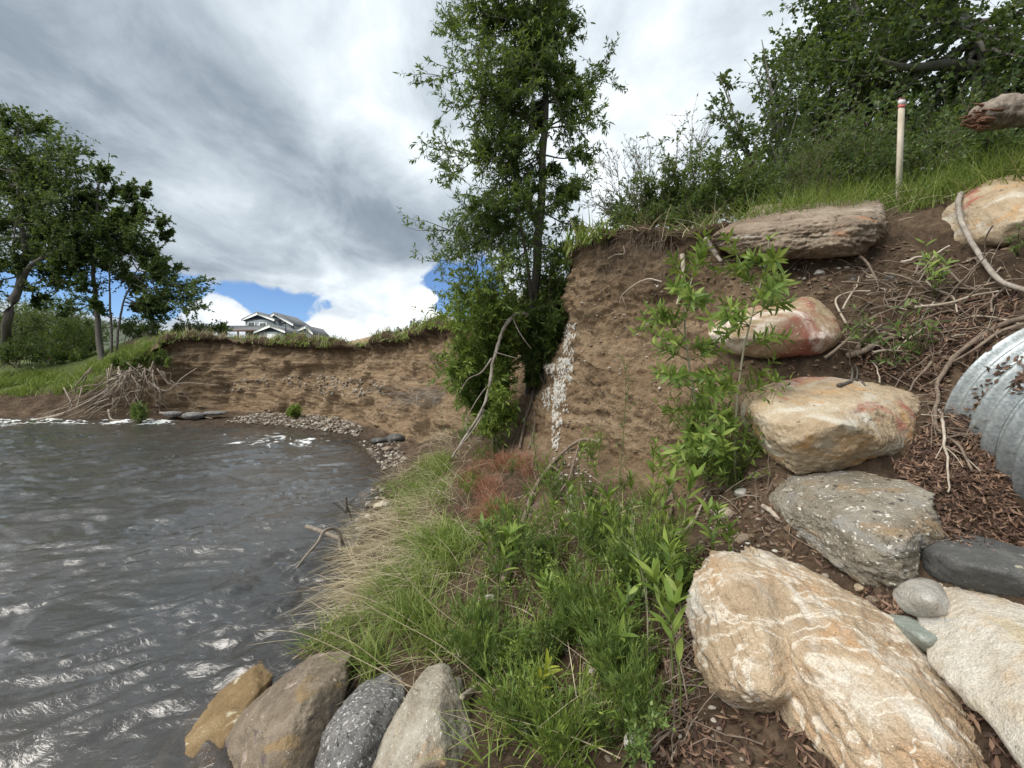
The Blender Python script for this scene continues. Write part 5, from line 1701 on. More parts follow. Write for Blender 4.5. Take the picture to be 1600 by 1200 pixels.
def build_herbs():
    r = np.random.default_rng(55)
    PATCH = [(742, 905), (800, 868), (860, 850), (960, 840), (1040, 860), (1062, 930), (1072, 1010), (1050, 1100), (1010, 1200), (900, 1215), (800, 1215), (765, 1120), (735, 1040), (728, 960)]
    UPPER = [(690, 640), (760, 690), (830, 740), (930, 720), (1040, 760), (1090, 850), (1040, 870), (860, 860), (760, 900), (720, 830), (720, 720)]
    for kind, n1, n2, lab, grp in ((0, 70, 20, 'small leafed green clover plant growing on the bank between the water and the boulders', 'clover plants on the bank'),
                                   (1, 52, 18, 'fine leafed feathery green herb growing on the bank between the water and the boulders', 'feathery herbs on the bank')):
        pr = [herb_proto(k + 10 * kind, kind) for k in range(5)]
        p1, _ = ground_samples(PATCH, n1, 60 + kind, 14, weight=patchy(2.2 + kind, -.05, 1.6))
        p2, _ = ground_samples(UPPER, n2, 70 + kind, 13)
        for k, q in enumerate(np.vstack([p1, p2])):
            src = pr[k % 5]
            if k < 5: o = src
            else:
                o = src.copy(); C.objects.link(o)
                for ch in src.children:
                    c = ch.copy(); C.objects.link(c); c.parent = o
            sc = float(r.uniform(.55, 1.25)) * (1 if k < n1 else .8)
            o.location = tuple(q); o.scale = (sc, sc, sc * float(r.uniform(.85, 1.2))); o.rotation_euler = (float(r.normal()) * .12, float(r.normal()) * .12, float(r.uniform(0, 6.28)))
            prop(o, lab, 'herb', grp)
    # tall stalks
    for k, (pts, lab) in enumerate((
            ([(886, 955), (868, 860), (850, 780), (838, 720), (832, 665)], 'tall thin green stalk in front of the arched root'),
            ([(968, 900), (966, 800), (972, 700), (978, 620), (975, 560)], 'tallest thin green stalk standing before the dirt face'),
            ([(700, 690), (692, 660), (688, 640)], 'short sprout on the dirt slope under the dead arching branch'),
            ([(910, 1000), (900, 900), (905, 830), (898, 780)], 'thin dark stalk in the middle of the green patch'),
            ([(1010, 1060), (1012, 960), (1000, 880), (985, 820)], 'pale thick stalk in the green patch beside the largest boulder'),
            ([(845, 1000), (825, 900), (822, 840)], 'dark stalk left in the green patch'))):
        b, _ = hit(*pts[0])
        P0 = [b - np.array([0, 0, .03])] + [at(px, py, b[1] - .05 * i) for i, (px, py) in enumerate(pts[1:])]
        root = empty('herb_stalk', b, lab, 'herb')
        c = curve(P0, 18)
        sb = MB(); sb.tube(c, np.linspace(.0045, .0015, 18), 5)
        bag = LeafBag(); bag.along(r, c, 16, .3, .9, -.1)
        for i in range(3, 17):
            t2 = c[i] + unit(unit(c[min(i + 1, 17)] - c[i]) + rand_dirs(r, 1)[0] * .8) * r.uniform(.05, .13)
            cc = grow(r, c[i], t2, .0, 4, .05)
            sb.tube(cc, np.linspace(.0014, .0007, 4), 3, caps=False)
            bag.along(r, cc, 7, .2, .7, -.1)
        sb.build('stem', STEM if k != 4 else STEM_PALE, root, True)
        p, d = bag.arrays(); n = len(p)
        lb = MB(); lb.leaves(p, d, rand_dirs(r, n) + np.array([0, 0, .8]), r.uniform(.018, .034, n), r.uniform(.005, .009, n), r.uniform(.1, .9, n), .1, .1)
        lb.build('foliage', LEAF_HERB, root)
    # small leafy plants on the right-hand slope
    for k, (bx, by, tips, lab, L) in enumerate((
            (1435, 560, [(1415, 480), (1430, 470), (1445, 490), (1395, 510), (1465, 500), (1408, 535), (1455, 530), (1425, 510)], 'dark green leafy willow plant on the dirt slope above the culvert', .07),
            (1462, 465, [(1448, 375), (1465, 385), (1440, 400), (1478, 410), (1470, 430), (1452, 425)], 'light green willow sprig under the curved pale root', .08),
            (1350, 545, [(1330, 470), (1345, 485), (1318, 505), (1362, 500), (1336, 520), (1370, 525)], 'small dark green plant right of the red streaked boulder', .055),
            (1395, 575, [(1380, 530), (1400, 535), (1415, 555), (1370, 560)], 'low green plant among the twigs above the ochre boulder', .05),
            (1590, 400, [(1575, 370), (1592, 362), (1605, 375), (1570, 388)], 'low green plant at the frame edge under the pale streaked boulder', .035))):
        b, _ = hit(bx, by)
        root = empty('slope_plant', b, lab, 'plant')
        sb = MB(); Pp, Dd, Nn_ = [], [], []
        for (px, py) in tips:
            q = at(px, py, b[1] - .12 + r.uniform(-.12, .06))
            c = grow(r, b, q, .05, 8, .04)
            sb.tube(c, np.linspace(.0035, .0014, 8), 4)
            p, d, n = whorl(r, c, 9, .3, .6)
            Pp.append(p); Dd.append(d); Nn_.append(n)
        sb.build('stem', STEM, root, True)
        Pp = np.vstack(Pp)
        leaf_objects(root, Pp, np.vstack(Dd) + np.array([0, 0, .1]), np.vstack(Nn_), r.uniform(.7, 1.3, len(Pp)) * L, LEAF_BRIGHT if k == 1 else LEAF_MID, r)


build_herbs()


def build_grass():
    r = np.random.default_rng(90)

    def tufts(name, label, polys, mat, L, W, bend, lean=(0, 0, 1), smin=3, clump=.06, per=14, cat='grass', kind='stuff', var=(.15, .9), tmin=1.7, tmax=9, seg=4, spread=.5):
        mb = MB()
        for i, (poly, n) in enumerate(polys):
            p, nn = ground_samples(poly, max(1, n // per), 500 + len(name) + i * 7, smin, 99, tmin, min(tmax, 6.05), patchy(3.0, -.2, 1.3))
            p = np.repeat(p, per, 0)
            m = len(p)
            p = p + r.normal(size=(m, 3)) * np.array([clump, clump, .0]) - np.array([0, 0, .02])
            d = unit(np.asarray(lean) + r.normal(size=(m, 3)) * np.array([spread, spread, .12]))
            d[:, 2] = np.abs(d[:, 2]) + .02
            mb.blades(p, d, rand_dirs(r, m) * np.array([1, 1, 0]), r.uniform(L[0], L[1], m), r.uniform(W[0], W[1], m), r.uniform(bend[0], bend[1], m), r.uniform(var[0], var[1], m), seg)
        return mb.build(name, mat, None, False, label, None, None, kind)

    tufts('grass', 'bright green grass growing along the river bank', [
        ([(604, 742), (648, 698), (702, 712), (694, 790), (640, 815), (600, 795)], 2600),
        ([(640, 830), (700, 815), (722, 860), (720, 965), (690, 1030), (630, 1000), (600, 940)], 3800),
        ([(500, 1010), (560, 955), (610, 1000), (600, 1050), (540, 1045)], 700),
        ([(720, 840), (860, 760), (1050, 770), (1060, 1000), (1040, 1200), (760, 1200), (720, 1040)], 1300)],
        GRASS, (.13, .36), (.005, .0095), (.3, .95), (-.05, -.05, 1), 13, .05, 14)
    tufts('grass', 'green grass on the terrace edge around the survey stake', [
        (None, 1)], GRASS, (.15, .3), (.005, .008), (.2, .7)) if False else None
    tufts('grass', None, [([(860, 840), (1040, 850), (1066, 960), (1020, 1060), (880, 1020)], 520), ([(760, 960), (900, 1000), (1000, 1180), (800, 1190)], 320), ([(640, 840), (720, 850), (715, 960), (640, 1000)], 320)],
          LEAF_BRIGHT, (.16, .40), (.007, .013), (.2, .8), (-.02, -.05, 1), 13, .05, 8, var=(.3, .98), spread=.4)
    # terrace grass by real position: along the edge behind the slab and the stake
    mb = MB()
    e = (SS > 18.0) & (SS < 21.5) & (TT > 5.96) & (TT < 6.42) & _front
    idx = np.nonzero(e)[0]
    k = r.choice(idx, 620, p=_area[idx] / _area[idx].sum())
    p = np.repeat(P[k], 13, 0); m = len(p)
    p = p + r.normal(size=(m, 3)) * np.array([.06, .06, 0]) - np.array([0, 0, .02])
    d = unit(np.array([0, 0, 1.0]) + r.normal(size=(m, 3)) * np.array([.35, .35, .1]))
    mb.blades(p, d, rand_dirs(r, m) * np.array([1, 1, 0]), r.uniform(.18, .52, m), r.uniform(.005, .010, m), r.uniform(.2, .8, m), r.uniform(.1, .85, m), 4)
    mb.build('grass', GRASS, kind='stuff')
    mb = MB()                                          # a few thin tufts on top of the dirt block
    e = (SS > 14.8) & (SS < 18.2) & (TT > 5.9) & (TT < 6.42) & _front
    idx = np.nonzero(e)[0]
    k = r.choice(idx, 120, p=_area[idx] / _area[idx].sum())
    p = np.repeat(P[k], 7, 0); m = len(p)
    p = p + r.normal(size=(m, 3)) * np.array([.05, .05, 0]) - np.array([0, 0, .02])
    d = unit(np.array([0, 0, 1.0]) + r.normal(size=(m, 3)) * np.array([.5, .5, .1]))
    mb.blades(p, d, rand_dirs(r, m) * np.array([1, 1, 0]), r.uniform(.12, .38, m), r.uniform(.004, .008, m), r.uniform(.2, .9, m), r.uniform(.1, .85, m), 4)
    mb.build('grass', GRASS, kind='stuff')
    mb = MB()
    e = (SS > 15.5) & (SS < 21.5) & (TT > 5.9) & (TT < 6.3) & _front
    idx = np.nonzero(e)[0]
    k = r.choice(idx, 160, p=_area[idx] / _area[idx].sum())
    p = np.repeat(P[k], 6, 0); m = len(p)
    p = p + r.normal(size=(m, 3)) * np.array([.06, .06, 0]) - np.array([0, 0, .02])
    d = unit(np.array([0, -.1, .8]) + r.normal(size=(m, 3)) * np.array([.7, .7, .2]))
    mb.blades(p, d, rand_dirs(r, m) * np.array([1, 1, 0]), r.uniform(.15, .5, m), r.uniform(.003, .006, m), r.uniform(.3, 1.2, m), r.uniform(.1, .85, m), 4)
    mb.build('dry_grass', STRAW, kind='stuff')
    # far terrace fringe and the grassy far bank
    mb = MB()
    for (lo, hi, t0, t1, n, L) in ((5.2, 13.5, 5.93, 6.35, 1100, (.08, .36)), (1.0, 5.0, 5.3, 6.6, 2600, (.2, .5)), (13.5, 15.5, 5.9, 6.5, 300, (.15, .4))):
        e = (SS > lo) & (SS < hi) & (TT > t0) & (TT < t1)
        idx = np.nonzero(e)[0]
        wgt = _area[idx] * np.clip(fbm(P[idx] * .8, 3) + .35, .04, 1) ** 1.5
        k = r.choice(idx, n, p=wgt / wgt.sum())
        p = np.repeat(P[k], 5, 0); m = len(p)
        p = p + r.normal(size=(m, 3)) * np.array([.15, .15, 0]) - np.array([0, 0, .03])
        d = unit(np.array([.15, 0, 1.0]) + r.normal(size=(m, 3)) * np.array([.4, .4, .1]))
        mb.blades(p, d, rand_dirs(r, m) * np.array([1, 1, 0]), r.uniform(*L, m), r.uniform(.02, .035, m), r.uniform(.2, .8, m), r.uniform(.1, .95, m), 3)
    mb.build('grass', GRASS, kind='stuff')
    mb = MB()                                          # pale dry grass heads in the far fringe
    e = (SS > 5.2) & (SS < 15.5) & (TT > 5.92) & (TT < 6.3)
    idx = np.nonzero(e)[0]
    k = r.choice(idx, 2200, p=_area[idx] / _area[idx].sum()); p = P[k]; m = len(p)
    d = unit(np.array([.15, 0, 1.0]) + r.normal(size=(m, 3)) * np.array([.4, .4, .1]))
    mb.blades(p, d, rand_dirs(r, m) * np.array([1, 1, 0]), r.uniform(.2, .55, m), r.uniform(.012, .022, m), r.uniform(.2, .8, m), r.uniform(.1, .95, m), 3)
    mb.build('dry_grass', STRAW, kind='stuff')

    lean = (-.75, -.25, .55)
    tufts('dry_grass', 'matted dry straw coloured grass drooping over the water edge', [
        ([(560, 800), (640, 800), (720, 820), (700, 900), (620, 960), (560, 1010), (505, 1040), (520, 960), (545, 880)], 2300),
        ([(560, 850), (700, 850), (690, 930), (560, 990)], 1500),
        ([(600, 790), (700, 760), (730, 820), (650, 850)], 900)],
        STRAW, (.15, .46), (.0022, .0048), (.4, 1.3), lean, 12, .09, 5, seg=5, spread=1.25)
    tufts('dry_grass', None, [([(690, 620), (760, 690), (830, 760), (1050, 760), (1080, 1180), (760, 1180), (640, 1050), (600, 760)], 2600)],
          STRAW, (.14, .55), (.0024, .0048), (.3, 1.4), (0, 0, .6), 12, .08, 5, seg=5, spread=.9)
    tufts('cheatgrass', 'reddish dry cheatgrass on the slope beside the arched root', [
        ([(718, 800), (728, 748), (770, 708), (830, 716), (846, 760), (805, 805), (760, 815)], 5200)],
        REDGRASS, (.10, .26), (.002, .0034), (.3, 1.0), (-.1, -.1, 1), 12, .05, 12, seg=4, spread=.5)
    # thin long single stalks that hang out over the water
    for k, (pts, lab) in enumerate((
            ([(780, 1085), (690, 1010), (600, 960), (560, 935)], 'long pale straw stalk crossing the green patch edge'),
            ([(655, 1080), (560, 1030), (470, 990), (405, 985)], 'longest pale straw stalk reaching out over the water'),
            ([(640, 1075), (560, 1010), (505, 985)], 'pale straw stalk above the waterline boulders'),
            ([(760, 1010), (660, 930), (620, 870), (610, 790)], 'upright pale straw stalk in the dry grass'),
            ([(700, 965), (640, 1000), (618, 930), (655, 895)], 'bent straw stalk in the dry grass'),
            ([(720, 790), (665, 760), (640, 745)], 'straw stalk left of the red grass'),
            ([(735, 800), (690, 735), (672, 700), (680, 665)], 'straw stalk rising beside the bright green tuft'),
            ([(700, 700), (655, 690), (640, 668)], 'straw stalk behind the bright green tuft'))):
        b, _ = hit(*pts[0], SB)
        P0 = [b] + [at(px, py, b[1] + .06 * (i + 1)) for i, (px, py) in enumerate(pts[1:])]
        mb = MB(); mb.tube(curve(P0, 16), np.linspace(.0032, .001, 16), 4)
        mb.build('straw_stalk', STRAW, None, True, lab, 'stalk')

    # dead leaves round the culvert and down the slope
    mb = MB()
    for (poly, n, lift) in (([(1425, 700), (1470, 630), (1545, 690), (1590, 790), (1720, 880), (1720, 960), (1480, 850), (1440, 770), (1390, 730)], 4200, .03),
                            ([(1330, 560), (1450, 480), (1600, 450), (1600, 500), (1490, 560), (1470, 640), (1440, 610), (1350, 590)], 2600, .03),
                            ([(1060, 900), (1110, 850), (1090, 960), (1075, 1090), (1150, 1200), (1020, 1200), (1040, 1000)], 1300, .02),
                            ([(1310, 880), (1400, 940), (1490, 1030), (1510, 1090), (1440, 1060), (1380, 990)], 500, .01),
                            ([(1080, 390), (1500, 380), (1590, 560), (1480, 640), (1100, 760)], 1200, .01),
                            ([(1120, 1110), (1230, 1120), (1360, 1230), (1080, 1230)], 210, .02), ([(1470, 1020), (1540, 1010), (1620, 1230), (1560, 1230)], 240, .02), ([(1060, 760), (1230, 740), (1330, 900), (1150, 870)], 520, .015),
                            ([(740, 860), (1050, 760), (1080, 900), (1050, 1200), (760, 1200)], 700, .005)):
        p, nn = ground_samples(poly, n, int(n + lift * 1000), 13, 24)
        m = len(p)
        nn = unit(nn + rand_dirs(r, m) * .55)
        d = unit(np.cross(nn, rand_dirs(r, m)))
        mb.leaves(p + nn * r.uniform(.002, lift, m)[:, None] - d * .02, d, nn, r.uniform(.025, .07, m), r.uniform(.008, .017, m), r.uniform(0, 1, m), r.uniform(-.2, .3), r.uniform(-.3, .3), True)
    mb.build('dead_leaves', LITTER, None, False, kind='stuff')


build_grass()
# ------------------------------------------------------------------ dead wood, roots, stake, gravel, crust
def px_path(pts, off=.03, bvh=None):
    out = []
    for q in pts:
        if len(q) == 3: out.append(at(*q))
        else:
            p, n = hit(q[0], q[1], bvh or SB)
            if p is None: p = out[-1] if out else at(q[0], q[1], 4.0)
            out.append(at(q[0], q[1], p[1] - off))
    return out


def stick(name, label, pts, r0, r1, mat, cat='branch', off=.03, side=(), n=28, group=None, seed=0):
    c = curve(px_path(pts, off), n)
    rr = np.random.default_rng(seed + int(abs(pts[0][0]) * 7 + abs(pts[0][1])))
    c = c + fbm(c * 9 + seed, 2)[:, None] * rr.normal(size=3) * r0 * .5
    rad = np.linspace(r0, r1, n) * (1 + .18 * fbm(c * 14 + 5, 2))
    if not side:
        mb = MB(); mb.tube(c, rad, 8)
        return mb.build(name, mat, None, True, label, cat, group)
    root = empty(name, c[0], label, cat, group)
    mb = MB(); mb.tube(c, rad, 8); mb.build('main_stem', mat, root, True)
    for s, s0, s1 in side:
        mb = MB(); cc = curve(px_path(s, off), 18); mb.tube(cc, np.linspace(s0, s1, 18), 6)
        mb.build('side_branch', mat, root, True)
    return root


def build_wood():
    stick('dead_branch', 'bleached dead branch arching down from the tall cottonwood', [(826, 492, 6.85), (806, 492, 6.65), (788, 512, 6.5), (772, 560, 6.4), (764, 610, 6.25), (748, 650, 6.1), (722, 690, 5.95), (706, 716, 5.85)], .042, .012, DEAD,
          side=[([(768, 560, 6.4), (752, 582, 6.35), (732, 592, 6.3), (718, 614, 6.25)], .016, .005), ([(772, 550, 6.4), (790, 555, 6.3), (808, 560, 6.2)], .007, .003), ([(757, 640, 6.2), (742, 668, 6.0), (712, 706, 5.85)], .014, .006),
                ([(764, 600, 6.25), (745, 625, 6.1), (728, 660, 6.0), (735, 690, 5.9)], .008, .003), ([(800, 494, 6.6), (812, 520, 6.5), (830, 545, 6.5)], .012, .004)])
    stick('root', 'grey root bent into an arch over the pebbly gully', [(936, 690), (912, 686), (885, 702), (858, 730), (836, 762), (822, 800), (810, 840), (800, 870), (788, 905)], .020, .026, ROOT, 'root', .10,
          side=[([(906, 690), (897, 722), (888, 750), (872, 772)], .014, .010), ([(862, 728), (880, 745), (868, 775)], .010, .005)])
    stick('root', 'crooked grey root looping down below the sapling', [(1040, 752), (1050, 778), (1046, 808), (1032, 830), (1016, 850)], .016, .013, ROOT, 'root', .06, side=[([(1048, 780), (1034, 790), (1024, 804)], .008, .005)])
    stick('root', 'pale root slanting down left of the largest boulder', [(1112, 764), (1096, 790), (1084, 815), (1062, 832), (1044, 842)], .007, .015, ROOT_PALE, 'root', .05)
    stick('root', 'thick white root sticking out of the dirt below the hanging shrub', [(1066, 398), (1068, 425), (1066, 450), (1058, 476)], .026, .014, ROOT_PALE, 'root', .05)
    stick('root', 'thin pale root hooked out of the upper dirt face', [(1034, 440), (1012, 436), (990, 446), (972, 462), (968, 474)], .009, .005, ROOT_PALE, 'root', .08, side=[([(972, 462), (976, 474), (980, 484)], .004, .002)])
    stick('root', 'small white forked root at the top of the dirt block', [(950, 404), (962, 398), (975, 396), (974, 384)], .007, .004, ROOT_PALE, 'root', .06)
    stick('root', 'long pale root curving down from the pale streaked boulder', [(1502, 302), (1497, 318), (1502, 345), (1516, 375), (1533, 402), (1552, 428), (1572, 444), (1610, 455)], .022, .015, DEAD, 'root', .10)
    stick('root', 'long root draped over the top of the culvert', [(1620, 494), (1580, 502), (1545, 518), (1510, 542), (1484, 566), (1472, 585), (1464, 602), (1466, 622), (1460, 645), (1464, 668), (1482, 684), (1500, 698), (1512, 722), (1518, 735)], .020, .005, ROOT, 'root', .05,
          side=[([(1472, 585), (1450, 600), (1425, 604), (1380, 580)], .006, .003), ([(1600, 506), (1560, 520), (1520, 548), (1488, 566)], .014, .008)])
    stick('root', 'forked white root hanging beside the leaf litter', [(1468, 640), (1474, 665), (1477, 700), (1481, 735), (1484, 770)], .009, .004, ROOT_PALE, 'root', .05, side=[([(1477, 690), (1468, 705), (1462, 716)], .004, .002), ([(1478, 700), (1492, 712), (1505, 730)], .005, .002)])
    stick('root', 'weathered root lying above the ochre boulder', [(1325, 556), (1350, 548), (1372, 536), (1392, 528), (1418, 524)], .026, .012, ROOT, 'root', .05, side=[([(1340, 545), (1352, 525), (1378, 508)], .018, .008)])
    stick('branch', 'thin bent white twig right of the red streaked boulder', [(1322, 505), (1306, 474), (1312, 462), (1335, 455), (1360, 455)], .009, .005, ROOT_PALE, 'twig', .05)
    stick('branch', 'grey stick lying across the slope towards the culvert', [(1380, 470), (1430, 460), (1480, 450), (1530, 452), (1580, 448)], .010, .006, ROOT, 'stick', .05)
    stick('branch', 'long straight stick above the culvert root', [(1430, 480), (1480, 474), (1520, 462), (1560, 455)], .012, .006, ROOT_PALE, 'stick', .08)
    stick('branch', 'short pale stick under the right end of the long slab', [(1408, 410), (1425, 404), (1442, 402)], .016, .009, ROOT_PALE, 'stick', .05)
    stick('branch', 'zigzag white twig by the leafy plant above the culvert', [(1448, 440), (1462, 452), (1484, 460), (1492, 470), (1496, 488)], .007, .005, ROOT_PALE, 'twig', .06)
    stick('driftwood', 'black hooked chip of wood lying on the ochre boulder', [(1310, 603), (1324, 598), (1340, 594), (1352, 602)], .016, .007, BARK, 'driftwood', .03, side=[([(1330, 596), (1332, 580), (1328, 568)], .010, .006), ([(1338, 594), (1340, 580), (1336, 570)], .008, .005)])
    stick('driftwood', 'dead wood stump piece at the left tip of the long slab', [(1100, 374), (1112, 388), (1122, 400), (1128, 408)], .034, .016, DEAD, 'driftwood', .10)
    stick('branch', 'short thick white root end beside the sapling foot', [(1192, 790), (1206, 800), (1216, 812)], .016, .012, ROOT_PALE, 'root', .04)
    stick('branch', 'pale stick between the green patch and the tan edged boulder', [(722, 1090), (742, 1075), (760, 1056)], .016, .018, ROOT_PALE, 'stick', .04)
    stick('branch', 'small pale twig lying in the dirt left of the sapling', [(1078, 608), (1092, 608), (1104, 606)], .008, .005, ROOT_PALE, 'twig', .06)
    stick('root', 'brown root leaning up the slope below the tall cottonwood', [(812, 700), (820, 660), (830, 628), (838, 600)], .020, .028, ROOT, 'root', .08, side=[([(820, 660), (804, 690), (796, 720)], .010, .006), ([(832, 624), (836, 660), (826, 700)], .016, .010)])
    stick('root', 'dark stub of roots below the willow bush', [(778, 655), (770, 690), (772, 720)], .022, .012, ROOT, 'root', .08, side=[([(772, 680), (800, 660), (818, 655)], .012, .007), ([(774, 690), (790, 672), (812, 670)], .010, .006)])
    # driftwood in the water
    root = stick('driftwood', 'forked driftwood log sticking out over the water', [(580, 866, 5.22), (548, 850, 5.3), (512, 834, 5.4), (478, 822, 5.5)], .030, .026, DRIFT, 'driftwood',
                 side=[([(530, 856, 5.28), (532, 838, 5.28), (522, 826, 5.25), (506, 830, 5.15), (496, 848, 5.0), (480, 866, 4.9), (463, 888, 4.76)], .026, .012), ([(531, 840, 5.28), (532, 856, 5.24), (527, 872, 5.18)], .024, .016)])
    stick('driftwood', 'dark broken stump of dead twigs at the water edge', [(548, 812, 6.2), (542, 795, 6.2), (540, 778, 6.2)], .030, .014, BARK, 'driftwood',
          side=[([(545, 805, 6.2), (528, 790, 6.15), (520, 785, 6.1)], .012, .004), ([(543, 790, 6.2), (556, 776, 6.2), (560, 770, 6.2)], .010, .004), ([(546, 812, 6.15), (556, 830, 6.0), (566, 850, 5.8)], .012, .006)])
    stick('branch', 'half sunk dark twig trailing in the current', [(506, 872, 4.98), (540, 868, 5.05), (566, 868, 5.1)], .010, .006, BARK, 'twig')
    # dead log, top right
    r2 = np.random.default_rng(8)
    a = [at(1528, 186, 3.75), at(1560, 176, 3.75), at(1640, 168, 3.6), at(1760, 160, 3.4)]
    root = empty('dead_log', a[0], 'grey dead log with a broken rusty end poking in above the pale streaked boulder', 'log')
    c = curve(a, 90)
    rad = np.interp(np.linspace(0, 1, 90), [0, .03, .12, .3, 1], [.03, .075, .12, .15, .17])
    mb = MB(); mb.tube(c, rad, 40)
    Vl = mb.V[0]; ctr = np.vstack([np.repeat(c, 40, 0), c[:1], c[-1:]])
    off = Vl - ctr
    Vl[:] = ctr + off * (1 + .22 * fbm(Vl * np.array([3, 9, 9]), 4, .6) + .10 * (ridged(Vl * np.array([4, 22, 22]), 2) - .8))[:, None] * np.array([1, 1, .8])
    mb.build('trunk', wood_mat('log_wood', (.05, .038, .03), (.30, .25, .20), 16), root, True)
    mb = MB()
    e0 = c[2]
    for k in range(40):
        q = e0 + np.array([0, r2.normal() * .045, r2.normal() * .04])
        mb.tube(curve([q + np.array([.05, 0, 0]), q - np.array([.02, 0, r2.normal() * .01]), q - np.array([r2.uniform(.03, .10), r2.normal() * .01, r2.normal() * .012])], 5), [.018, .016, .012, .007, .002], 5)
    mb.build('broken_end', wood_mat('log_end', (.07, .032, .02), (.24, .12, .07), 20), root, True, kind='stuff')
    # survey stake
    b = at(1404, 300, 4.45); t = at(1409, 154, 4.45)
    g = [0, 0, drop(b[0], b[1])[0][2]] if drop(b[0], b[1])[0] is not None else b
    root = empty('survey_stake', (b[0], b[1], g[2]), 'wooden survey stake with red and white tape round its top', 'stake')
    ax = unit(t - b); L = t[2] - g[2] + .1
    sd = np.array([1.0, 0, 0]); sd = unit(sd - ax * (sd @ ax)); fw = np.cross(ax, sd)
    M = np.stack([sd, fw, ax], 1)
    mb = MB(); mb.box(t - ax * L / 2, (.055, .020, L), M=M)
    mb.build('lath', wood_mat('stake_wood', (.36, .30, .22), (.62, .56, .46), 9), root)
    red = plain_mat('red_tape', (.50, .13, .10), .6); wht = plain_mat('white_tape', (.66, .60, .60), .6); drk = plain_mat('dark_tape', (.20, .08, .08), .6)
    for (z, h, m) in ((.008, .016, drk), (.042, .050, wht), (.084, .030, red)):
        mb = MB(); mb.box(t - ax * z, (.060, .025, h), M=M); mb.build('tape_band', m, root)

    r = np.random.default_rng(150)
    # bare root fan on the far corner
    root = empty('root_tangle', at(215, 582, 19.4), 'fan of bare bleached tree roots hanging from the far bank corner into the river', 'roots')
    for k in range(54):
        sx = 206 + r.normal() * 30
        g = r.normal()
        long_ = r.uniform() < .36
        ex = r.uniform(48, 165) if long_ else sx + (sx - 208) * r.uniform(.3, 1.6) + g * 20
        ey = r.uniform(640, 659) if long_ else r.uniform(612, 655)
        d = 19.2 - r.uniform(0, .8)
        mx, my = sx + (ex - sx) * r.uniform(.2, .45), 588 + (ey - 588) * r.uniform(.25, .6)
        pts = [at(sx, r.uniform(572, 584), d + .4), at(sx + (mx - sx) * .4, 586 + r.uniform(-3, 6), d + .1), at(mx, my, d), at(mx + (ex - mx) * .5, my + (ey - my) * r.uniform(.45, .9), d - .1), at(ex, ey, d - .15)]
        mb = MB(); c = curve(pts, 18); c = c + fbm(c * 1.6 + k, 3)[:, None] * r.normal(size=3) * .26
        mb.tube(c, np.linspace(r.uniform(.012, .048), .007, 18), 5)
        mb.build('root_strand', ROOT_PALE if k % 3 == 0 else ROOT, root, True)
    for (pts, w) in (([(222, 585, 19.2), (240, 602, 19), (262, 610, 18.9), (285, 590, 19.3), (308, 575, 19.6)], .03), ([(268, 602, 19.2), (290, 598, 19.4), (320, 600, 19.6), (345, 602, 19.8)], .02), ([(55, 656, 18.6), (100, 645, 18.6), (150, 620, 18.8), (190, 590, 19.1)], .05),
                     ([(170, 640, 18.5), (174, 655, 18.4), (190, 657, 18.4), (206, 657, 18.4)], .05), ([(250, 645, 18.8), (300, 648, 18.6), (332, 654, 18.4)], .05), ([(100, 606, 19.0), (112, 632, 18.8), (105, 640, 18.7)], .03), ([(128, 606, 19.0), (120, 635, 18.8), (105, 645, 18.7)], .03)):
        mb = MB(); mb.tube(curve([at(*q) for q in pts], 16), np.linspace(w, w * .5, 16), 5); mb.build('root_strand', ROOT_PALE, root, True)
    # tangle of dead twigs on the far cliff
    b, _ = hit(672, 622)
    root = empty('dead_bush', b, 'grey tangle of dead twigs caught on the far dirt cliff', 'dead bush')
    mb = MB()
    for k in range(150):
        s = b + r.normal(size=3) * np.array([.35, .2, .12]) - np.array([0, .25, 0])
        e = s + np.array([r.normal() * .45, -abs(r.normal()) * .25, r.normal() * .22])
        mb.tube(grow(r, s, e, r.uniform(-.1, .25), 6, .08), np.linspace(.009, .003, 6), 3, .5, False)
    mb.build('twigs', DEAD, root, True)
    # fine roots: hanging under the sod of the dirt block, beside the slab and over the slope
    mb = MB()
    for (poly, n, L, outv) in (([(925, 380), (990, 352), (1060, 372), (1062, 420), (1000, 430), (930, 430)], 520, (.08, .32), .05), ([(1385, 320), (1480, 300), (1500, 350), (1440, 380), (1395, 370)], 240, (.12, .38), .08),
                               ([(820, 520), (880, 470), (900, 560), (850, 640), (815, 640)], 120, (.2, .5), .06), ([(900, 420), (1060, 400), (1050, 640), (880, 640)], 90, (.15, .6), .03)):
        p, nn = ground_samples(poly, n, n, 12, 24, 4.2, 6.05)
        for i in range(len(p)):
            l = r.uniform(*L)
            e = p[i] + nn[i] * outv * r.uniform(.3, 1.2) + np.array([r.normal() * .05, r.normal() * .04, -l])
            mb.tube(grow(r, p[i] - nn[i] * .02, e, .05, 5, .10), np.linspace(.0026, .0009, 5), 3, .5, False)
    mb.build('root_hairs', ROOT, None, True, kind='stuff')
    mb, mbd = MB(), MB()
    reg = [([(1330, 450), (1590, 400), (1600, 520), (1480, 600), (1460, 660), (1400, 600), (1320, 560)], 170), ([(1450, 640), (1500, 640), (1530, 740), (1480, 740)], 22), ([(1090, 400), (1330, 410), (1400, 470), (1330, 480), (1180, 470)], 40),
           ([(1060, 760), (1200, 740), (1240, 840), (1100, 880)], 50), ([(1040, 900), (1090, 940), (1120, 1180), (1040, 1190)], 60), ([(740, 760), (1050, 780), (1050, 1150), (760, 1150)], 140), ([(690, 620), (800, 640), (820, 720), (720, 740)], 60)]
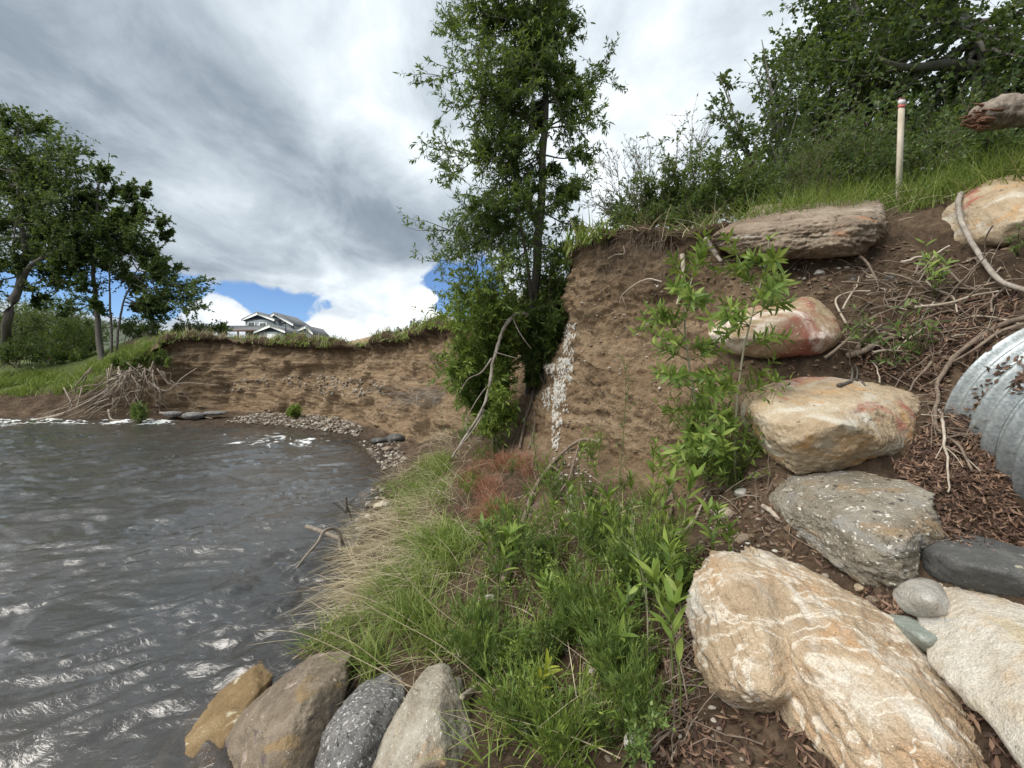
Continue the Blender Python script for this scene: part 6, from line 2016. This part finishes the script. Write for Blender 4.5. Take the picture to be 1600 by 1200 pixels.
    for poly, n in reg:
        p, nn = ground_samples(poly, n, n + 1, 12, 24)
        for i in range(len(p)):
            d = unit(np.cross(nn[i], rand_dirs(r, 1)[0]) + nn[i] * r.uniform(-.05, .25))
            l = r.uniform(.10, .42)
            mid = p[i] + nn[i] * r.uniform(.01, .06)
            c = grow(r, mid - d * l / 2, mid + d * l / 2, r.uniform(.0, .12), 7, .14)
            (mb if r.uniform() < .16 else mbd).tube(c, np.linspace(r.uniform(.002, .0065), .0010, 7), 4, .5, False)
    p, nn = ground_samples([(1330, 460), (1480, 400), (1600, 400), (1600, 500), (1490, 555), (1465, 640), (1400, 610), (1330, 570)], 38, 77, 12, 24)
    for i in range(len(p)):
        d = unit(np.cross(nn[i], rand_dirs(r, 1)[0]) + np.array([.3, 0, -.3]))
        l = r.uniform(.3, .8)
        c = grow(r, p[i] - d * l / 2 + nn[i] * .01, p[i] + d * l / 2 + nn[i] * .02, r.uniform(.03, .16), 10, .16)
        (mb if i % 4 == 0 else mbd).tube(c, np.linspace(r.uniform(.005, .013), .002, 10), 5, .5, False)
    mbd.build('fine_twigs', ROOT, None, True, kind='stuff')
    mb.build('fine_twigs', ROOT_PALE, None, True, kind='stuff')

    # gravel bar, river-edge pebbles, stony layers in the cliff
    dirs, Tt = ico(2)
    mb = MB()
    def pebbles(poly, n, sz, seed, smin, smax, tmin, tmax, sink=.3):
        p, nn = ground_samples(poly, n, seed, smin, smax, tmin, tmax)
        for i in range(len(p)):
            s = r.uniform(*sz) * np.array([1, r.uniform(.5, 1), r.uniform(.35, .75)])
            v = dirs * (1 + .42 * perlin(dirs * 1.5 + i * 3.1))[:, None] * s
            a = r.uniform(0, 6.28); ca, sa = math.cos(a), math.sin(a)
            v = v @ np.array([[ca, sa, 0], [-sa, ca, 0], [0, 0, 1]])
            mb.add(v + p[i] + nn[i] * s[2] * sink, Tt, None, r.uniform(0, 1))
    pebbles([(360, 655), (400, 644), (520, 650), (570, 668), (560, 682), (500, 672), (420, 664), (355, 660)], 1700, (.018, .085), 601, 6, 13, 1.9, 4.2)
    pebbles([(560, 690), (620, 690), (640, 720), (600, 735), (585, 720)], 220, (.025, .07), 602, 9, 14, 1.8, 4.0)
    pebbles([(420, 590), (470, 580), (600, 595), (600, 620), (480, 615)], 260, (.03, .08), 603, 7, 12, 4.0, 6, .1)
    pebbles([(340, 600), (420, 585), (420, 610), (350, 615)], 60, (.03, .07), 604, 6, 9, 4.0, 6, .1)
    pebbles([(525, 770), (600, 760), (610, 800), (580, 830), (540, 840)], 120, (.025, .07), 605, 11, 16, 1.6, 3.4)
    m, N, out = new_mat('pebble_stone')
    a = N.add('ShaderNodeAttribute', attribute_name='var')
    tc = N.add('ShaderNodeTexCoord')
    col = N.ramp(a.outputs['Fac'], [(0, (.11, .085, .06)), (.4, (.23, .185, .14)), (.75, (.36, .31, .25)), (1, (.58, .55, .49))])
    pp = N.add('ShaderNodeBsdfPrincipled', {'Base Color': N.mix(.35, col, N.ramp(N.noise(tc.outputs['Object'], 30, 3), [(.3, .2), (.7, .6)]), 'MULTIPLY'), 'Roughness': .8})
    N.t.links.new(pp.outputs[0], out.inputs[0])
    mb.build('gravel', m, None, True, kind='stuff')
    mb = MB()
    pebbles([(1090, 400), (1400, 405), (1480, 450), (1400, 560), (1320, 450), (1100, 460)], 110, (.005, .022), 611, 14, 23, 2, 6)
    pebbles([(1080, 780), (1240, 760), (1300, 900), (1480, 1000), (1500, 1100), (1400, 1000), (1100, 880)], 130, (.005, .02), 612, 14, 24, 1.8, 6)
    pebbles([(1050, 900), (1090, 900), (1160, 1200), (1000, 1200)], 70, (.005, .016), 613, 14, 24, 1.8, 6)
    pebbles([(740, 760), (1050, 780), (1050, 1190), (760, 1190)], 110, (.006, .026), 614, 13, 24, 1.8, 6)
    pebbles([(860, 700), (930, 700), (920, 820), (870, 820)], 160, (.01, .03), 615, 13, 24, 1.8, 6)
    pebbles([(900, 440), (1050, 440), (1040, 690), (880, 690)], 140, (.008, .026), 616, 13, 24, 3.5, 6, .1)
    mb.build('grit', m, None, True, kind='stuff')
    # soil crumbs on the dug slopes
    mb = MB()
    pebbles([(1070, 380), (1590, 380), (1590, 560), (1470, 640), (1190, 640), (1080, 700)], 420, (.004, .03), 621, 14, 23, 2, 6)
    pebbles([(1050, 740), (1260, 740), (1300, 900), (1130, 880)], 200, (.005, .022), 622, 14, 23, 2, 6)
    pebbles([(850, 400), (1060, 380), (1050, 740), (860, 690)], 160, (.006, .026), 623, 13, 23, 3.2, 5.9, -.2)
    mb.build('soil_crumbs', plain_mat('crumb_soil', (.19, .135, .088), .95, 0, .8, 12), None, True, kind='stuff')
    dirs1, T1 = ico(2)
    # white flaky crust running down the edge of the dirt block
    mb = MB()
    for (poly, n) in (([(884, 508), (899, 506), (900, 560), (880, 572)], 190), ([(872, 562), (898, 556), (893, 600), (866, 616)], 240), ([(866, 600), (888, 598), (886, 650), (864, 650)], 190), ([(866, 645), (882, 645), (872, 705), (862, 690)], 90),
                      ([(850, 572), (870, 568), (866, 590), (856, 588)], 70), ([(848, 612), (868, 602), (860, 642), (848, 640)], 60)):
        p, nn = ground_samples(poly, int(n * 3.2), n + 5, 12, 19, 2.5, 5.8)
        keep = fbm(p * 11.0, 3) > .02
        p, nn = p[keep], nn[keep]
        for i in range(len(p)):
            v = dirs1 * (1 + .5 * perlin(dirs1 * 1.4 + i * 2.3))[:, None] * np.array([r.uniform(.003, .012), .005, r.uniform(.006, .045)])
            a_ = r.normal() * .5; ca, sa = math.cos(a_), math.sin(a_)
            v = v @ np.array([[ca, 0, sa], [0, 1, 0], [-sa, 0, ca]])
            mb.add(v + p[i] + nn[i] * .006, T1, None, .5)
    mb.build('white_crust', plain_mat('crust_white', (.62, .60, .55), .85, 0, .5, 20), None, False, kind='stuff')


    # dead leaves caught in the culvert's corrugations
    mb = MB()
    for path in ([(1612, 556), (1580, 566), (1555, 585), (1535, 612), (1520, 640), (1508, 668)], [(1612, 575), (1596, 590), (1585, 610)], [(1575, 520), (1545, 535), (1520, 556), (1500, 580)]):
        cc = curve([(x, y, 0) for x, y in path], 70)
        for q in cc:
            for _ in range(1):
                p_, n_ = hit(q[0] + r.normal() * 4, q[1] + r.normal() * 4, SB)
                if p_ is None: continue
                n_ = n_ if n_ @ (np.array([0, 0, CZ]) - p_) > 0 else -n_
                nn = unit(n_ + rand_dirs(r, 1)[0] * .4)
                mb.leaves([p_ + n_ * .008], [unit(np.cross(nn, rand_dirs(r, 1)[0]))], [nn], r.uniform(.02, .05), r.uniform(.008, .018), r.uniform(0, .8), .1, .1)
    mb.build('dead_leaves', LITTER, kind='stuff')


build_wood()
